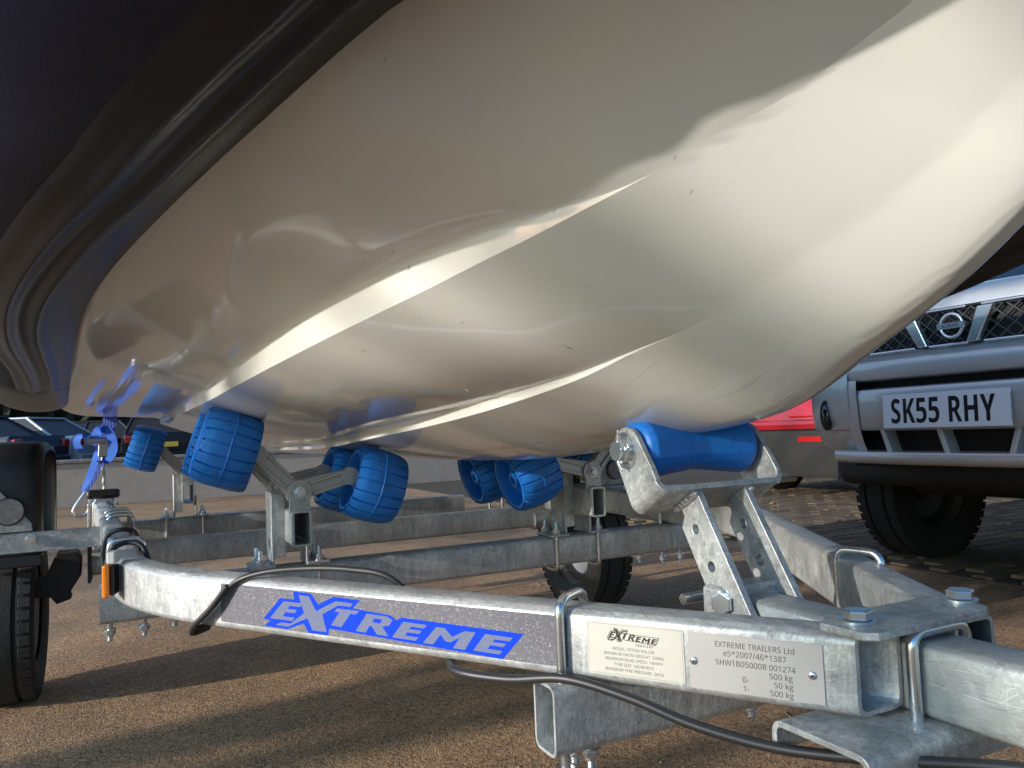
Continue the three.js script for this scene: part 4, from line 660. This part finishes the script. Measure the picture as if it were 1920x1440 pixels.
// red car standing tail towards us behind the silver one
{
  const c = group('red_car', scene, [4.4, 0, -4.62]);
  tag(c, 'red hatchback with a dark grey bumper parked behind the silver off-road car', 'car');
  M.red = paint(lin(0.24, 0.004, 0.01));
  const hw = 0.86, xf = z => 0.28 * Math.pow(Math.min(1, Math.abs(z) / hw), 4);
  const band = (prof, z0 = -hw, z1 = hw, n = 34) => gridGeo(prof.map(([y, xo]) => { const r = []; for (let i = 0; i <= n; i++) { const z = z0 + (z1 - z0) * i / n; r.push(V(xf(z) + xo, y, z)); } return r; }));
  part('bumper', crease(band([[0.2, 0.16], [0.21, 0.06], [0.26, 0.02], [0.4, 0.0], [0.58, -0.01], [0.6, 0.0], [0.61, 0.03]]), 0.6), std(lin(0.018, 0.017, 0.016), 0.95, 0, { bumpMap: zincBump, bumpScale: 0.001 }), c);
  part('tailgate', crease(band([[0.612, 0.03], [0.62, 0.0], [0.66, -0.012], [0.69, -0.002], [0.70, 0.015], [0.85, 0.03], [1.0, 0.08], [1.02, 0.12]]), 0.5), M.red, c);
  for (const s of [-1, 1]) { part('rear_reflector', crease(band([[0.51, -0.002], [0.512, -0.012], [0.555, -0.016], [0.557, -0.004]], s < 0 ? -0.56 : 0.26, s < 0 ? -0.26 : 0.56, 12), 0.5), M.redLens, c); part('tail_lamp', band([[0.72, 0.005], [0.74, -0.004], [0.95, 0.05], [0.97, 0.07]], s < 0 ? -0.84 : 0.16, s < 0 ? -0.16 : 0.84, 12), M.redLens, c); }
  part('exhaust_pipe', [new THREE.CylinderGeometry(0.045, 0.045, 0.2, 24, 1, true).rotateZ(Math.PI / 2).translate(0.04, 0.2, 0.04), new THREE.TorusGeometry(0.045, 0.006, 8, 28).rotateY(Math.PI / 2).translate(-0.06, 0.2, 0.04), cyl(0.04, 0.02, 20).rotateZ(Math.PI / 2).translate(0.1, 0.2, 0.04)], M.chrome, c);
  const side = archBody(4.0, 0.28, [[0.28, 0.3], [0.2, 0.62], [0.26, 1.0], [3.0, 0.98], [3.75, 0.85], [3.98, 0.6], [4.0, 0.35]], [0.7, 3.2], 0.36);
  part('body', shell(side, 1.6, 0.06), M.red, c);
  cabin(c, M.red, [0.2, 3.1, 1.0], [0.75, 2.3, 1.45], 1.62);
  for (const [x, s] of [[0.7, -1], [0.7, 1], [3.2, -1], [3.2, 1]]) roadWheel('wheel', c, x, 0.3, s * 0.7, 0.305, 0.19, -s, true, Math.PI / 2);
}
// cars in the rows beyond the low wall
function saloon(name, label, pos, ry, col, hatch, grp) {
  const c = group(name, scene, pos, ry); const m = paint(col, { metalness: 0.3, clearcoat: 0.25, roughness: 0.5 });
  const top = hatch ? [[0, 0.35], [0.02, 0.66], [0.9, 0.94], [4.0, 0.98], [4.2, 0.8], [4.2, 0.4]] : [[0, 0.35], [0.02, 0.64], [1.0, 0.9], [3.9, 0.95], [4.5, 0.98], [4.6, 0.75], [4.58, 0.4]];
  const L = hatch ? 4.2 : 4.6; part('body', shell(archBody(L, 0.26, top, [0.85, L - 1.0], 0.37), 1.76, 0.07), m, c);
  cabin(c, m, hatch ? [0.95, 4.05, 0.96] : [1.05, 4.0, 0.95], hatch ? [1.75, 3.55, 1.42] : [1.8, 3.3, 1.4], 1.74, 0.78, M.farGlass);
  for (const s of [-1, 1]) { part('tail_lamp', box(0.2, 0.17, 0.22, L - 0.09, 0.83, s * 0.74, 0.03), M.redLens, c); part('head_lamp', box(0.2, 0.12, 0.3, 0.16, 0.68, s * 0.68, 0.03), M.glass, c); }
  part('rear_bumper', box(0.2, 0.26, 1.7, L - 0.05, 0.45, 0, 0.07), m, c);
  part('rear_plate', box(0.012, 0.11, 0.52, L + 0.03, hatch ? 0.62 : 0.7, 0, 0.002), std(lin(0.6, 0.42, 0.05), 0.5), c);
  for (const [x, s] of [[0.85, -1], [0.85, 1], [L - 1.0, -1], [L - 1.0, 1]]) roadWheel('wheel', c, x, 0.31, s * 0.77, 0.315, 0.2, -s, false, Math.PI / 2);
  return tag(c, label, 'car', grp);
}
saloon('silver_saloon', 'silver saloon with red tail lamp parked beyond the low wall', [-5.5, 0, -22], -0.5, lin(0.42, 0.45, 0.5), false);
saloon('navy_car', 'dark navy car at the far left beyond the low wall', [-6.45, 0, -20], -0.5, lin(0.006, 0.01, 0.03), false);
saloon('black_hatchback', 'black hatchback with its roof showing over the silver saloon beyond the low wall', [-4.35, 0, -26.2], -0.3, lin(0.004, 0.005, 0.006), true);
saloon('black_saloon', 'black saloon half hidden by the rear rollers beyond the low wall', [-0.12, 0, -23.3], -Math.PI / 2, lin(0.005, 0.005, 0.006), false);
// hedge behind the far cars
{
  const h = group('hedge', scene, [0, 0, -31]); const lv = [];
  for (let i = 0; i < 14000; i++) { const a = rnd() * 6.28, x = (rnd() - 0.5) * 70, y = 0.1 + Math.pow(rnd(), 0.7) * (3.6 + 0.5 * Math.sin(x * 1.3) + 0.3 * Math.sin(x * 3.1)), z = (rnd() - 0.5) * 1.6; lv.push(new THREE.PlaneGeometry(0.22, 0.34).rotateX(rnd() * 3).rotateY(a).translate(x, y, z)); }
  part('foliage', lv, std(lin(0.014, 0.02, 0.009), 0.9), h); part('stem', [box(70, 3.0, 0.5, 0, 1.5, 0, 0.1)], std(lin(0.012, 0.014, 0.007), 1), h);
  tag(h, 'dark clipped hedge behind the far parked cars', 'hedge');
}
// bare winter trees towards the sun, whose trunks and branches drop the soft bands of shade
function bareTree(pos, h, s0, label) {
  seed = s0; const g = group('bare_tree', scene, pos), br = [], tw = [];
  const limb = (p, d, l, r, k) => { const q = p.clone().addScaledVector(d, l * 0.5).add(V((rnd() - 0.5) * l * 0.1, 0, (rnd() - 0.5) * l * 0.1)), e = p.clone().addScaledVector(d, l); const c = new THREE.CatmullRomCurve3([p, q, e]); const t = new THREE.TubeGeometry(c, 5, r, k > 2 ? 4 : 8); const P = t.attributes.position, seg = (k > 2 ? 4 : 8) + 1; for (let i = 0; i <= 5; i++) { const cpt = c.getPoint(i / 5), f = 1 - 0.35 * i / 5; for (let j = 0; j < seg; j++) { const n = i * seg + j; P.setXYZ(n, cpt.x + (P.getX(n) - cpt.x) * f, cpt.y + (P.getY(n) - cpt.y) * f, cpt.z + (P.getZ(n) - cpt.z) * f); } } (k ? tw : br).push(t); if (k >= 4) return; const n = k === 0 ? 6 : 3; for (let i = 0; i < n; i++) { const t0 = k === 0 ? 0.35 + 0.65 * i / n : 0.4 + 0.6 * rnd(); const nd = d.clone().multiplyScalar(0.75).add(V((rnd() - 0.5) * 1.5, rnd() * 0.5, (rnd() - 0.5) * 1.5)).normalize(); limb(p.clone().lerp(e, t0), nd, l * (0.45 + 0.25 * rnd()), r * 0.5, k + 1); } };
  limb(V(0, -0.05, 0), V(0.02, 1, 0.03).normalize(), h * 0.5, h * 0.017, 0);
  const bark = std(lin(0.06, 0.048, 0.036), 0.95); part('trunk', br, bark, g); part('branches', tw, bark, g); tag(g, label, 'tree');
}
bareTree([-11.5, 0, -0.65], 6.5, 11, 'bare winter tree nearest to the sunny side of the boat');
bareTree([-14, 0, 1.9], 7.5, 29, 'bare winter tree standing farther to the sunny side, level with the coupling');
bareTree([-13, 0, -4.6], 7, 53, 'bare winter tree on the sunny side, level with the stern');

scene.environment = null;
renderer.render(scene, camera);
